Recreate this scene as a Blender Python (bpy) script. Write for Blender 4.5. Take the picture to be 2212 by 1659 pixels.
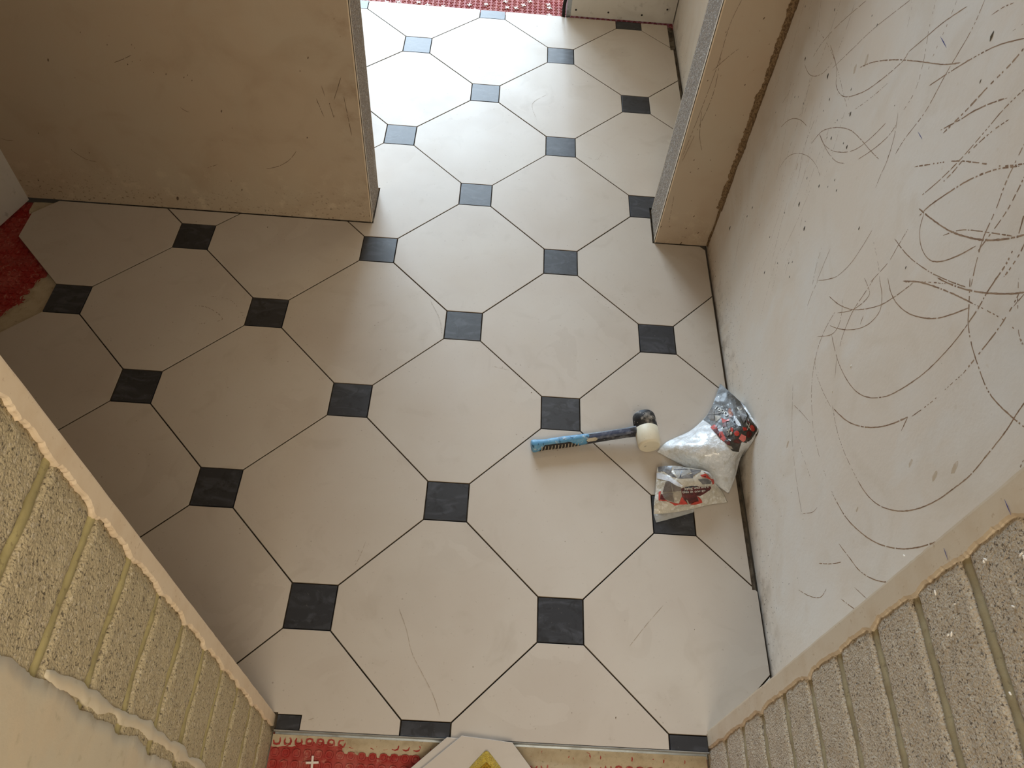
import bpy, bmesh, math, random
from mathutils import Vector, Matrix, noise
random.seed(7)
C = bpy.context.scene.collection
scn = bpy.context.scene
for o in list(bpy.data.objects):
    bpy.data.objects.remove(o)

# ---------------------------------------------------------------- camera
cam_d = bpy.data.cameras.new('camera')
cam_d.sensor_fit = 'HORIZONTAL'; cam_d.sensor_width = 36.0
cam_d.lens = 1696.41 / 2212 * 36.0
cam_d.clip_start = 0.02
cam = bpy.data.objects.new('camera', cam_d); C.objects.link(cam)
R = [[0.997388, 0.036403, 0.062389], [0.065916, -0.811922, -0.580032], [0.02954, 0.582629, -0.812201]]
cam.matrix_world = Matrix(((R[0][0], -R[1][0], -R[2][0], -0.19858),
                           (R[0][1], -R[1][1], -R[2][1], -1.17467),
                           (R[0][2], -R[1][2], -R[2][2], 1.75857),
                           (0, 0, 0, 1)))
scn.camera = cam

# ---------------------------------------------------------------- world, lights, exposure
W = bpy.data.worlds.new('world'); scn.world = W; W.use_nodes = True
bg = W.node_tree.nodes['Background']
bg.inputs[0].default_value = (1.0, 0.84, 0.63, 1); bg.inputs[1].default_value = 0.5

def area(name, loc, target, sx, sy, power, col):
    d = bpy.data.lights.new(name, 'AREA'); d.shape = 'RECTANGLE'; d.size = sx; d.size_y = sy
    d.energy = power; d.color = col
    o = bpy.data.objects.new(name, d); C.objects.link(o)
    o.location = loc
    o.rotation_euler = (Vector(target) - Vector(loc)).to_track_quat('-Z', 'Y').to_euler()
    return o
# daylight from the window of the room beyond the second opening
area('window_daylight', (-2.0, 8.45, 3.1), (-0.2, 0.4, 0.2), 4.2, 4.2, 1120, (0.66, 0.83, 1.0))
# warm light of the room the photographer stands in
area('warm_room_light', (0.10, -2.1, 2.3), (-0.1, -0.3, 0.0), 1.0, 0.7, 23, (1.0, 0.86, 0.66))
# warm fill added behind the partition, tints the hall floor cream
area('hall_warm_fill', (0.05, 1.45, 2.36), (0.05, 1.45, 0.0), 0.35, 0.35, 3, (1.0, 0.80, 0.52))
scn.view_settings.view_transform = 'Standard'
scn.view_settings.look = 'None'
scn.view_settings.exposure = 0.0
scn.view_settings.gamma = 1.0
scn.view_settings.use_curve_mapping = False

# ---------------------------------------------------------------- data measured on the place (metres)
SCRATCH=[[[[0.1608,1.0936],[0.2425,0.9949],[0.2899,0.9261],[0.343,0.849]],1.1,0.8],[[[0.3218,1.0067],[0.3989,0.9139],[0.4454,0.8438],[0.4611,0.8013]],1.2,0.9],[[[0.3985,0.868],[0.3249,0.8625],[0.2874,0.8432],[0.2348,0.8555],[0.1742,0.9056],[0.1315,0.9577],[0.0886,1.0226],[0.0834,1.0452]],1.5,0.95],[[[0.0834,1.0452],[0.0542,1.089],[0.0272,1.1295],[-0.0131,1.1781]],1.6,0.95],[[[0.4931,0.848],[0.4034,0.8611],[0.3283,0.8642],[0.2546,0.8572],[0.1941,0.8514]],1.0,0.6],[[[0.4931,0.7642],[0.4485,0.7689],[0.4112,0.7866],[0.3753,0.8182],[0.3552,0.8552]],1.2,0.9],[[[0.2264,0.9252],[0.1836,0.9636],[0.1152,1.0109],[0.0374,1.0564],[-0.0334,1.0957],[-0.074,1.1242]],1.7,0.85],[[[-0.0469,1.2056],[-0.0558,1.1635],[-0.0541,1.0947],[-0.0562,1.0281],[-0.0424,0.9642],[-0.0401,0.9303]],1.4,0.75],[[[0.08,1.1371],[0.0586,1.1028],[0.0264,1.0679],[0.0034,1.0259],[0.006,0.9842]],1.1,0.6],[[[0.0222,1.1683],[0.0128,1.1321],[0.0048,1.0843],[-0.0102,1.0477]],1.1,0.5],[[[-0.1798,1.2261],[-0.1357,1.1897],[-0.0988,1.1486],[-0.0615,1.1009],[-0.0281,1.0549]],1.8,0.8],[[[-0.1902,1.2201],[-0.1825,1.1878],[-0.1671,1.1459],[-0.1527,1.0992],[-0.1315,1.0411]],2.6,0.7],[[[-0.2185,1.163],[-0.195,1.1387],[-0.1698,1.1083],[-0.1516,1.0805],[-0.1197,1.0371]],1.8,0.8],[[[-0.2394,1.1915],[-0.2258,1.1506],[-0.2177,1.1082],[-0.2052,1.0504],[-0.1893,0.9983],[-0.1704,0.9509]],1.7,0.7],[[[-0.248,1.1501],[-0.231,1.1181],[-0.2149,1.0735],[-0.2071,1.0296],[-0.1979,0.9988]],1.7,0.6],[[[-0.1112,0.9601],[-0.1543,1.0016],[-0.2003,1.0433],[-0.2442,1.0753],[-0.2925,1.1081],[-0.3274,1.1405]],1.8,0.7],[[[-0.3213,1.1314],[-0.2846,1.0959],[-0.2499,1.049],[-0.2233,1.0002],[-0.2031,0.9582],[-0.1947,0.9289]],2.2,0.75],[[[-0.1833,0.9352],[-0.2302,0.9542],[-0.2808,0.9782],[-0.3279,1.0095],[-0.3598,1.0359],[-0.39,1.0682],[-0.4087,1.0933]],2.4,0.88],[[[-0.3023,1.155],[-0.3108,1.1258],[-0.3192,1.1009],[-0.3355,1.0668],[-0.3496,1.0287],[-0.3685,1.0002],[-0.3903,0.9742]],1.7,0.75],[[[-0.3403,1.1329],[-0.3482,1.1081],[-0.3544,1.0807],[-0.356,1.0381],[-0.3561,1.0117]],1.9,0.7],[[[-0.2015,0.9424],[-0.2169,0.9197],[-0.2456,0.9096],[-0.279,0.9162],[-0.3052,0.9391],[-0.329,0.9759],[-0.3467,1.0125]],1.7,0.9],[[[-0.2731,0.9621],[-0.2992,0.9974],[-0.3311,1.0259],[-0.3748,1.0609],[-0.3925,1.0747]],1.4,0.8],[[[-0.3821,1.1087],[-0.4046,1.0755],[-0.4158,1.0454],[-0.4187,1.015]],2.4,0.7],[[[0.0186,0.9718],[-0.0072,0.9449],[-0.026,0.9081],[-0.0311,0.878],[-0.0372,0.8536]],1.3,0.8],[[[0.2852,0.7032],[0.2627,0.7516],[0.211,0.7996],[0.152,0.8378],[0.0983,0.858],[0.042,0.8738],[-0.0001,0.8875]],1.4,0.9],[[[0.2708,0.7411],[0.2306,0.745],[0.1806,0.766],[0.1299,0.8013],[0.092,0.8389],[0.0628,0.8848],[0.0388,0.9361]],1.2,0.9],[[[0.4819,0.6015],[0.4608,0.6341],[0.4279,0.6651],[0.3869,0.6899],[0.3429,0.7059]],1.4,1],[[[0.3934,0.5492],[0.3821,0.5841],[0.3562,0.6187],[0.3137,0.6539],[0.2642,0.6824],[0.2151,0.6983],[0.1793,0.6999]],1.1,0.8],[[[0.2634,0.7422],[0.202,0.7493],[0.1468,0.7666],[0.109,0.7904]],1.2,0.9],[[[0.0674,0.8339],[0.0337,0.884],[0.0107,0.9278],[0.0043,0.9576]],1.3,0.9],[[[-0.0976,0.8071],[-0.097,0.7631],[-0.0911,0.7115],[-0.07,0.6555],[-0.0306,0.6035]],1.0,0.9],[[[-0.1886,0.8968],[-0.1901,0.8589],[-0.1917,0.8192],[-0.1785,0.7571]],1.1,0.8],[[[-0.171,0.8564],[-0.2298,0.8743],[-0.296,0.9069],[-0.352,0.9434],[-0.3819,0.9651]],1.6,0.85],[[[-0.2607,0.8454],[-0.3037,0.8916],[-0.3451,0.9322]],1.3,0.6],[[[0.0002,0.665],[-0.0068,0.6248],[-0.0158,0.5824]],1.0,0.8],[[[0.0326,0.6354],[0.0179,0.5994],[-0.0072,0.5623]],1.0,0.6],[[[-0.4166,1.0887],[-0.4234,1.0723],[-0.4268,1.047],[-0.4275,1.0346]],2.2,0.7],[[[0.439,0.9435],[0.4289,0.8929],[0.4163,0.8291],[0.4238,0.7827],[0.4018,0.6862],[0.3806,0.5954]],0.9,0.6],[[[0.3677,0.9749],[0.3543,0.9173],[0.3519,0.8808]],0.9,0.6],[[[0.3197,0.7407],[0.3164,0.698],[0.3082,0.662],[0.28,0.6264],[0.2666,0.5977]],0.9,0.7],[[[-0.1151,1.2388],[-0.0986,1.2237],[-0.082,1.2033]],1.4,0.8],[[[0.499,0.7562],[0.5112,0.6941],[0.5326,0.632]],0.9,0.6],[[[0.4336,0.772],[0.4111,0.7344],[0.3927,0.6928]],1,0.7],[[[0.1579,1.0951],[0.144,1.0906],[0.1248,1.0614]],0.6,0.5],[[[-0.1612,1.2369],[-0.1468,1.2165]],1,0.5],[[[0.0993,0.9754],[0.1288,0.9272],[0.1739,0.8656],[0.2313,0.7919]],1.0,0.5],[[[-0.0199,0.9182],[-0.0328,0.8909]],1.0,0.6],[[[-0.1062,0.8025],[-0.1413,0.7982],[-0.1811,0.791],[-0.2053,0.7815]],0.8,0.5],[[[-0.3198,0.9183],[-0.3547,0.9409],[-0.393,0.9702],[-0.4272,1.002],[-0.456,1.0328],[-0.4737,1.0555]],2.2,1],[[[-0.2547,0.841],[-0.2913,0.8783],[-0.3351,0.9124],[-0.3775,0.9424],[-0.4151,0.9665]],2.1,0.85],[[[-0.4151,0.9665],[-0.45,0.989],[-0.4845,1.0088],[-0.5135,1.0183],[-0.538,1.0182]],1.5,0.5],[[[-0.2787,0.8628],[-0.2708,0.8382],[-0.2577,0.8029],[-0.2385,0.7617],[-0.2034,0.7111],[-0.1723,0.6753],[-0.1306,0.6413],[-0.0845,0.6144]],1.5,0.97],[[[-0.1819,0.7717],[-0.1821,0.7366],[-0.1805,0.6862],[-0.1868,0.6523],[-0.1964,0.6236],[-0.2071,0.606]],1.4,0.9],[[[-0.215,0.8069],[-0.2462,0.8028],[-0.2789,0.8099],[-0.3169,0.8306],[-0.3519,0.8613],[-0.376,0.8896],[-0.3959,0.9226],[-0.4125,0.9547]],2.0,0.95],[[[-0.3771,0.9792],[-0.4075,0.9597],[-0.4336,0.9428],[-0.4636,0.9347],[-0.4995,0.9315],[-0.5363,0.9315],[-0.565,0.9392],[-0.6013,0.9565],[-0.6231,0.9688]],2.1,0.8],[[[-0.1946,0.7852],[-0.2273,0.7776],[-0.2471,0.7605],[-0.2466,0.7305],[-0.233,0.6955],[-0.2073,0.6571],[-0.1738,0.6191],[-0.141,0.5899]],1.4,0.97],[[[-0.1554,0.7436],[-0.1831,0.7467],[-0.1963,0.7433],[-0.1928,0.7167],[-0.1743,0.6742],[-0.1407,0.628]],1.2,0.9],[[[-0.4185,1.0232],[-0.4219,0.9968],[-0.4279,0.9723],[-0.4327,0.9343]],2.4,0.75],[[[-0.4327,0.9343],[-0.434,0.9013],[-0.4317,0.8537],[-0.4246,0.8051],[-0.4085,0.7457],[-0.3904,0.7001],[-0.3616,0.6558],[-0.3284,0.6237],[-0.2938,0.6044],[-0.2574,0.5921],[-0.2158,0.5853],[-0.1627,0.5874]],1.7,0.97],[[[-0.4665,1.0492],[-0.476,1.0175],[-0.4818,0.9829],[-0.485,0.9355],[-0.4872,0.8991]],2.0,0.65],[[[-0.4872,0.8991],[-0.4824,0.8551],[-0.4773,0.8079],[-0.4668,0.7544]],1.2,0.55],[[[-0.4613,0.7461],[-0.4456,0.7016],[-0.4211,0.6512],[-0.3862,0.6007],[-0.3479,0.561],[-0.2948,0.5241]],2.0,0.92],[[[-0.4613,0.7461],[-0.4706,0.718]],2,1],[[[-0.1316,0.6571],[-0.1528,0.6421],[-0.167,0.6185],[-0.1603,0.5844],[-0.1233,0.5323]],1.2,0.9],[[[-0.1317,0.6201],[-0.133,0.5723],[-0.1437,0.5312],[-0.1624,0.4988],[-0.1866,0.4727],[-0.2222,0.4502],[-0.2832,0.4291]],1.3,0.8],[[[-0.1561,0.502],[-0.1895,0.4944],[-0.2372,0.502],[-0.2892,0.5187]],1.1,0.7],[[[-0.2904,0.5264],[-0.3412,0.5209],[-0.3975,0.5276],[-0.4698,0.5497]],1.2,0.7],[[[-0.4698,0.5497],[-0.5108,0.5701],[-0.5483,0.6029],[-0.5814,0.6521],[-0.602,0.7023],[-0.6139,0.7525],[-0.6184,0.7979],[-0.6206,0.8414],[-0.615,0.8866],[-0.6076,0.9341],[-0.5993,0.965],[-0.5949,0.9852]],1.8,0.9],[[[-0.2832,0.4291],[-0.3469,0.4289],[-0.4103,0.4402],[-0.4617,0.4551]],1.1,0.5],[[[-0.4437,0.4481],[-0.5078,0.4782],[-0.5617,0.5226],[-0.6011,0.5683],[-0.6338,0.6236],[-0.6563,0.6831],[-0.6714,0.7495],[-0.6756,0.7973],[-0.6744,0.8364]],1.9,0.92],[[[-0.1822,0.366],[-0.2242,0.3962],[-0.2671,0.4232]],1.0,0.8],[[[-0.139,0.3818],[-0.1903,0.3515],[-0.2372,0.3287],[-0.2882,0.3143],[-0.3489,0.305],[-0.4178,0.3007]],1.0,0.8],[[[-0.0179,0.5899],[-0.0217,0.555],[-0.0302,0.5217]],1.2,0.9],[[[-0.0179,0.5899],[-0.0429,0.618],[-0.0612,0.6435]],1.2,0.9],[[[-0.2187,0.5838],[-0.2497,0.5597]],1.0,0.9],[[[-0.2158,0.7082],[-0.2226,0.6901]],1.6,1],[[[-0.6548,0.9505],[-0.6678,0.9181],[-0.6748,0.8763],[-0.6768,0.8513]],1.8,0.5],[[[-0.247,0.3447],[-0.3153,0.361],[-0.3694,0.3722]],1,0.6],[[[-0.4147,0.3023],[-0.434,0.3492],[-0.4358,0.3753]],0.9,0.9],[[[-0.4491,1.0556],[-0.4765,1.0379],[-0.5097,1.0205],[-0.5287,1.0168]],1.3,0.5],[[[-0.4746,1.055],[-0.4749,1.0295]],1.6,0.8],[[[-0.5387,0.4299],[-0.574,0.4544],[-0.6166,0.4858],[-0.65,0.5306],[-0.6716,0.5768],[-0.6841,0.6106]],1.6,0.9],[[[-0.5458,0.2142],[-0.5766,0.2607],[-0.5974,0.3082],[-0.5929,0.342]],1.2,0.9],[[[-0.6317,0.3929],[-0.6578,0.4246],[-0.6821,0.4578]],1.6,0.8],[[[-0.6319,0.4515],[-0.6658,0.4854]],1.1,0.8],[[[-0.536,0.3311],[-0.5564,0.376],[-0.5737,0.4264]],1.4,0.8]]
SPLAT=[[0.4999,0.773,0.00185],[0.3475,0.8279,0.00226],[0.2924,0.8093,0.00123],[0.1775,0.8552,0.00185],[0.2207,0.8818,0.00103],[0.2078,0.7753,0.00164],[0.1298,0.8138,0.00185],[0.15,0.8074,0.00103],[0.1638,0.6872,0.00185],[0.0876,0.7407,0.00123],[0.1138,0.7453,0.00103],[0.2128,0.5934,0.00226],[0.1389,0.589,0.00226],[0.2324,0.6511,0.00103],[0.4103,0.7178,0.00103],[-0.0566,0.7728,0.00144],[-0.11,1.1873,0.00226],[0.226,0.3575,0.00144],[0.5551,0.1979,0.00247],[0.5493,0.5955,0.00082],[0.4724,0.6925,0.00103],[0.6179,0.8314,0.00103],[0.4496,0.9173,0.00123],[0.5448,0.8221,0.00082],[0.218,0.812,0.00082],[0.1272,0.716,0.00082],[0.1496,0.5996,0.00082],[0.264,0.5213,0.00103],[0.184,0.4344,0.00103],[0.1326,0.4871,0.00103],[0.1194,0.5035,0.00103],[0.2971,0.7786,0.00082],[0.2834,0.4242,0.00103],[0.4681,0.3243,0.00164],[0.4572,0.3649,0.00164],[0.453,0.7058,0.00082],[-0.1441,1.1389,0.00103],[0.2354,1.0058,0.00103],[0.2724,1.0034,0.00082],[-0.2408,0.8593,0.00103],[0.0989,0.4766,0.00123],[0.3707,0.3833,0.00082],[0.2278,0.7624,0.00082],[0.0402,0.9705,0.00062]]
CRUMB=[[0.1954,0.2476,0.00174],[0.1053,0.2846,0.0013],[0.0365,0.2808,0.0013],[-0.0295,0.2562,0.00145],[-0.0172,0.2806,0.00116],[0.0068,0.2414,0.0013],[-0.0411,0.1867,0.00203],[-0.1202,0.2741,0.00101],[-0.1195,0.2264,0.00101],[-0.1694,0.3929,0.00058],[-0.1405,0.3381,0.00072],[-0.2697,0.6246,0.00231],[-0.2668,0.5385,0.00203],[-0.2689,0.5034,0.00101],[-0.2549,0.3811,0.00116],[-0.1869,0.2768,0.00101],[-0.184,0.3006,0.00116],[-0.244,0.2495,0.00116],[-0.3468,0.2702,0.00174],[-0.3408,0.2783,0.00116],[-0.1662,0.2106,0.00087],[-0.2416,0.1989,0.00087],[-0.0425,0.5303,0.00116],[-0.0615,0.568,0.00072],[0.1177,0.1769,0.00072],[-0.4419,0.863,0.00072],[-0.5787,0.8294,0.00072],[-0.4259,0.3016,0.0013],[-0.4631,0.288,0.00101],[-0.1107,0.3018,0.00072],[-0.5843,0.862,0.00058],[-0.1929,0.5019,0.00101],[-0.2112,0.5239,0.00072],[-0.0035,0.505,0.00072],[-0.2506,0.2903,0.00072],[0.0227,0.2617,0.00072],[0.0684,0.257,0.00058],[-0.2792,0.2765,0.00058],[-0.2928,0.2592,0.00058],[-0.3569,0.7914,0.00087],[-0.3802,0.749,0.00072],[-0.1199,0.0833,0.00058]]
BLUE=[[[0.0141,1.1141],[-0.0183,1.1147]],[[-0.0668,0.9962],[-0.0897,0.9982]]]
BLUEJ=[[[-0.8015,1.0999],[-0.8192,1.1009]],[[-0.8014,0.9835],[-0.8152,0.9841]]]
NIBSPLAT=[[0.4105,0.7615,0.00202],[0.402,0.6586,0.00112],[0.4194,0.5802,0.00179],[0.3682,0.4832,0.00112],[0.3475,0.3307,0.00157],[0.3483,0.2872,0.00157],[0.3675,0.3015,0.00135],[0.4005,0.1212,0.00202],[0.3941,0.3349,0.00112],[0.3292,0.7191,0.00112],[0.4104,0.729,0.0009],[0.4072,0.2958,0.0009],[0.4424,0.4898,0.0009],[0.3496,0.6004,0.0009],[0.3198,0.5842,0.00135],[0.4286,0.6236,0.00067],[0.4327,0.3836,0.00067],[0.3773,0.1816,0.00112],[0.4512,0.192,0.00112],[0.3361,0.0718,0.00157],[0.3888,0.0695,0.00202],[0.431,0.0551,0.00224],[0.4449,0.6967,0.0009],[0.4187,0.4488,0.00067],[0.4952,0.2913,0.00067],[0.3093,0.0692,0.00202],[0.3876,0.0056,0.00314]]
NIBSCR=[[[0.3432,0.8012],[0.3331,0.7351],[0.3329,0.6276],[0.3244,0.4875],[0.312,0.3427]],[[0.3736,0.679],[0.3524,0.6535],[0.3237,0.6121]],[[0.3276,0.4933],[0.3419,0.4163],[0.3611,0.3652]],[[0.3209,0.1966],[0.3302,0.0857]],[[0.335,0.652],[0.344,0.5374],[0.3267,0.4034],[0.3146,0.3215]]]
PARTSPLAT=[[-1.2978,0.5822,0.00135],[-1.2406,0.5528,0.00135],[-1.1758,0.5583,0.00135],[-1.1709,0.5497,0.00108],[-1.2056,0.5,0.00189],[-1.1682,0.5151,0.00108],[-1.1113,0.4793,0.00162],[-1.054,0.4816,0.00135],[-1.0656,0.4737,0.00162],[-1.0463,0.4663,0.00162],[-0.9893,0.3757,0.0027],[-1.4146,0.4951,0.00297],[-1.3633,0.4469,0.00108],[-1.5418,0.2534,0.00162],[-1.4184,0.1955,0.00162],[-1.6169,0.0752,0.0027],[-0.9929,0.0958,0.0027],[-1.0184,0.1274,0.00162],[-1.2033,0.0419,0.0054],[-1.3206,0.0538,0.00162],[-1.2901,0.0373,0.00189],[-0.7226,0.5602,0.00243],[-0.7496,0.5199,0.00162],[-0.7623,0.3082,0.00216],[-0.972,0.3215,0.00108],[-1.0101,0.2767,0.00135],[-1.4035,0.0194,0.00135],[-1.3781,0.029,0.00108],[-1.4678,0.2019,0.00135],[-0.6419,0.6725,0.00108],[-0.6318,0.6261,0.00108],[-0.6839,0.4265,0.00135],[-0.6765,0.3873,0.00162],[-1.1435,0.4818,0.00135],[-1.191,0.509,0.00108]]
PARTSCR=[[[-1.1016,0.3785],[-1.0919,0.369],[-1.0784,0.3644]],[[-1.2398,0.5023],[-1.2123,0.5149],[-1.1871,0.5282]],[[-0.9026,0.184],[-0.8632,0.1976],[-0.8272,0.2237],[-0.8008,0.2581]],[[-0.6986,0.4803],[-0.6933,0.448]],[[-0.7185,0.4403],[-0.7044,0.3819]],[[-0.6839,0.4265],[-0.6772,0.3814]],[[-0.6426,0.5118],[-0.6703,0.4389]],[[-0.6421,0.4525],[-0.6334,0.3259]],[[-1.08,0.171],[-1.0443,0.1875]],[[-1.4683,0.2006],[-1.4379,0.1711],[-1.409,0.1639]],[[-1.6629,0.2271],[-1.646,0.2193],[-1.6273,0.221]]]
UPG=[[[0.2539,-0.1032,0.003],[0.2894,-0.1248,0.006],[0.3352,-0.1503,0.008],[0.3859,-0.1847,0.008],[0.4302,-0.2141,0.004]],[[0.281,-0.0754,0.012],[0.3065,-0.1161,0.05],[0.3508,-0.1491,0.065],[0.406,-0.1689,0.05],[0.4494,-0.1727,0.014]],[[0.3406,-0.0429,0.018],[0.3486,-0.0901,0.065],[0.3798,-0.1275,0.085],[0.423,-0.1456,0.075],[0.4622,-0.129,0.035]],[[0.3823,-0.0041,0.022],[0.3915,-0.0514,0.065],[0.4093,-0.0967,0.09],[0.435,-0.1236,0.092],[0.4669,-0.1192,0.075]],[[0.4065,0.0299,0.03],[0.4172,-0.0069,0.062],[0.4334,-0.056,0.095],[0.4544,-0.0951,0.115],[0.4742,-0.1186,0.12]],[[0.4223,0.0666,0.025],[0.4386,0.0386,0.05],[0.4502,-0.0126,0.09],[0.4612,-0.0638,0.13],[0.4726,-0.1093,0.155]],[[0.4471,0.1263,0.012],[0.4545,0.0917,0.035],[0.4578,0.0475,0.07],[0.4599,0.0092,0.1],[0.4602,-0.0285,0.13]]]
LOG=[[[0.2324,-0.2859,0.004],[0.274,-0.2808,0.007],[0.3181,-0.2701,0.007],[0.3722,-0.2513,0.005],[0.425,-0.2389,0.003]],[[0.2339,-0.2566,0.012],[0.2714,-0.2652,0.034],[0.3151,-0.2579,0.038],[0.3695,-0.235,0.026],[0.4163,-0.2161,0.006]],[[0.2388,-0.2258,0.016],[0.2705,-0.2379,0.048],[0.3134,-0.2342,0.054],[0.36,-0.2202,0.046],[0.4042,-0.2029,0.012]],[[0.2423,-0.1918,0.022],[0.2736,-0.2055,0.056],[0.3162,-0.2084,0.062],[0.3593,-0.2021,0.056],[0.3871,-0.2003,0.032]],[[0.2464,-0.1616,0.024],[0.278,-0.17,0.05],[0.3207,-0.177,0.056],[0.3556,-0.1812,0.056],[0.3781,-0.1825,0.042]]]
UPLAB=[[0.003,0.998],[0.251,0.998],[0.5,0.998],[0.903,1.0],[0.81,0.912],[0.861,0.876],[0.969,0.839],[0.93,0.735],[0.932,0.644],[0.894,0.568],[0.805,0.558],[0.84,0.431],[0.729,0.405],[0.6,0.451],[0.44,0.478],[0.307,0.49],[0.16,0.499],[0.013,0.496],[0.018,0.581],[0.0,0.664],[0.001,0.833]]
UPART=[["grey",[[0.037,0.572],[0.014,0.587],[0.005,0.605],[0.015,0.624],[0.04,0.642],[0.072,0.658],[0.107,0.671],[0.165,0.61]]],["grey",[[0.117,0.676],[0.15,0.684],[0.181,0.687],[0.211,0.686],[0.238,0.681],[0.261,0.672],[0.278,0.661],[0.17,0.613]]],["grey",[[0.209,0.549],[0.183,0.542],[0.156,0.539],[0.128,0.54],[0.099,0.545],[0.07,0.554],[0.043,0.565],[0.165,0.605]]],["pale",[[0.3,0.64],[0.303,0.624],[0.3,0.608],[0.291,0.592],[0.277,0.576],[0.259,0.562],[0.236,0.551],[0.177,0.605]]],["flame",[[0.374,0.795],[0.402,0.795],[0.463,0.756],[0.466,0.72],[0.434,0.685],[0.369,0.735]]],["flame2",[[0.39,0.746],[0.408,0.765],[0.432,0.745],[0.422,0.715]]],["white",[[0.455,0.715],[0.505,0.749],[0.629,0.711],[0.661,0.692],[0.613,0.674],[0.573,0.676],[0.503,0.703]]],["red",[[0.236,0.516],[0.268,0.521],[0.332,0.518],[0.347,0.496],[0.301,0.465],[0.229,0.476]]],["darkred",[[0.305,0.463],[0.338,0.513],[0.396,0.497],[0.493,0.474],[0.47,0.45],[0.405,0.455]]],["red",[[0.377,0.49],[0.43,0.521],[0.559,0.484],[0.543,0.449],[0.466,0.453]]],["darkred",[[0.543,0.449],[0.617,0.494],[0.659,0.464],[0.616,0.438]]],["pale",[[0.608,0.433],[0.692,0.457],[0.722,0.434],[0.68,0.417]]],["red",[[0.684,0.615],[0.69,0.597],[0.671,0.58],[0.639,0.574],[0.611,0.581],[0.603,0.6],[0.62,0.618],[0.651,0.626],[0.679,0.619]]],["pink",[[0.716,0.624],[0.81,0.632],[0.847,0.589],[0.827,0.565],[0.722,0.573]]],["red",[[0.909,0.798],[0.902,0.762],[0.88,0.732],[0.846,0.724],[0.819,0.74],[0.817,0.771],[0.847,0.804],[0.888,0.819],[0.908,0.805]]],["darkred",[[0.884,0.693],[0.892,0.662],[0.872,0.639],[0.834,0.635],[0.8,0.649],[0.791,0.675],[0.81,0.701],[0.845,0.711],[0.878,0.699]]],["red",[[0.695,0.691],[0.755,0.719],[0.779,0.695],[0.728,0.664]]],["darkred",[[0.664,0.518],[0.7,0.561],[0.81,0.557],[0.768,0.532],[0.697,0.515]]],["darkred",[[0.765,0.823],[0.833,0.812],[0.825,0.792],[0.763,0.791]]],["red",[[0.319,0.619],[0.415,0.637],[0.445,0.669],[0.461,0.648],[0.368,0.586]]],["darkred",[[0.368,0.586],[0.426,0.623],[0.466,0.579],[0.4,0.554]]],["steel",[[0.546,0.876],[0.867,0.989],[0.763,0.85],[0.693,0.742],[0.594,0.808]]],["steel",[[0.409,0.539],[0.458,0.587],[0.56,0.545],[0.539,0.514]]],["red",[[0.524,0.605],[0.564,0.62],[0.587,0.584],[0.546,0.577]]],["white",[[0.877,0.584],[0.914,0.61],[0.991,0.597],[0.982,0.577]]],["cream",[[0.534,0.866],[0.561,0.875],[0.631,0.841],[0.614,0.828]]],["cream",[[0.576,0.855],[0.772,0.94],[0.765,0.93],[0.591,0.854]]],["cream",[[0.744,0.774],[0.758,0.78],[0.843,0.739],[0.834,0.731]]],["cream",[[0.812,0.801],[0.822,0.802],[0.79,0.7],[0.779,0.699]]],["cream",[[0.494,0.553],[0.53,0.585],[0.538,0.581],[0.504,0.55]]],["cream",[[0.515,0.586],[0.525,0.591],[0.539,0.551],[0.53,0.546]]],["cream",[[0.549,0.555],[0.567,0.583],[0.586,0.573],[0.585,0.549]]],["white",[[0.578,0.504],[0.627,0.512],[0.627,0.499],[0.588,0.496]]]]
UPTXT=[[0.118,0.674],[0.393,0.668],[0.132,0.722]]
UPTXT2=[[0.488,0.741],[0.593,0.656],[0.464,0.701]]
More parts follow.
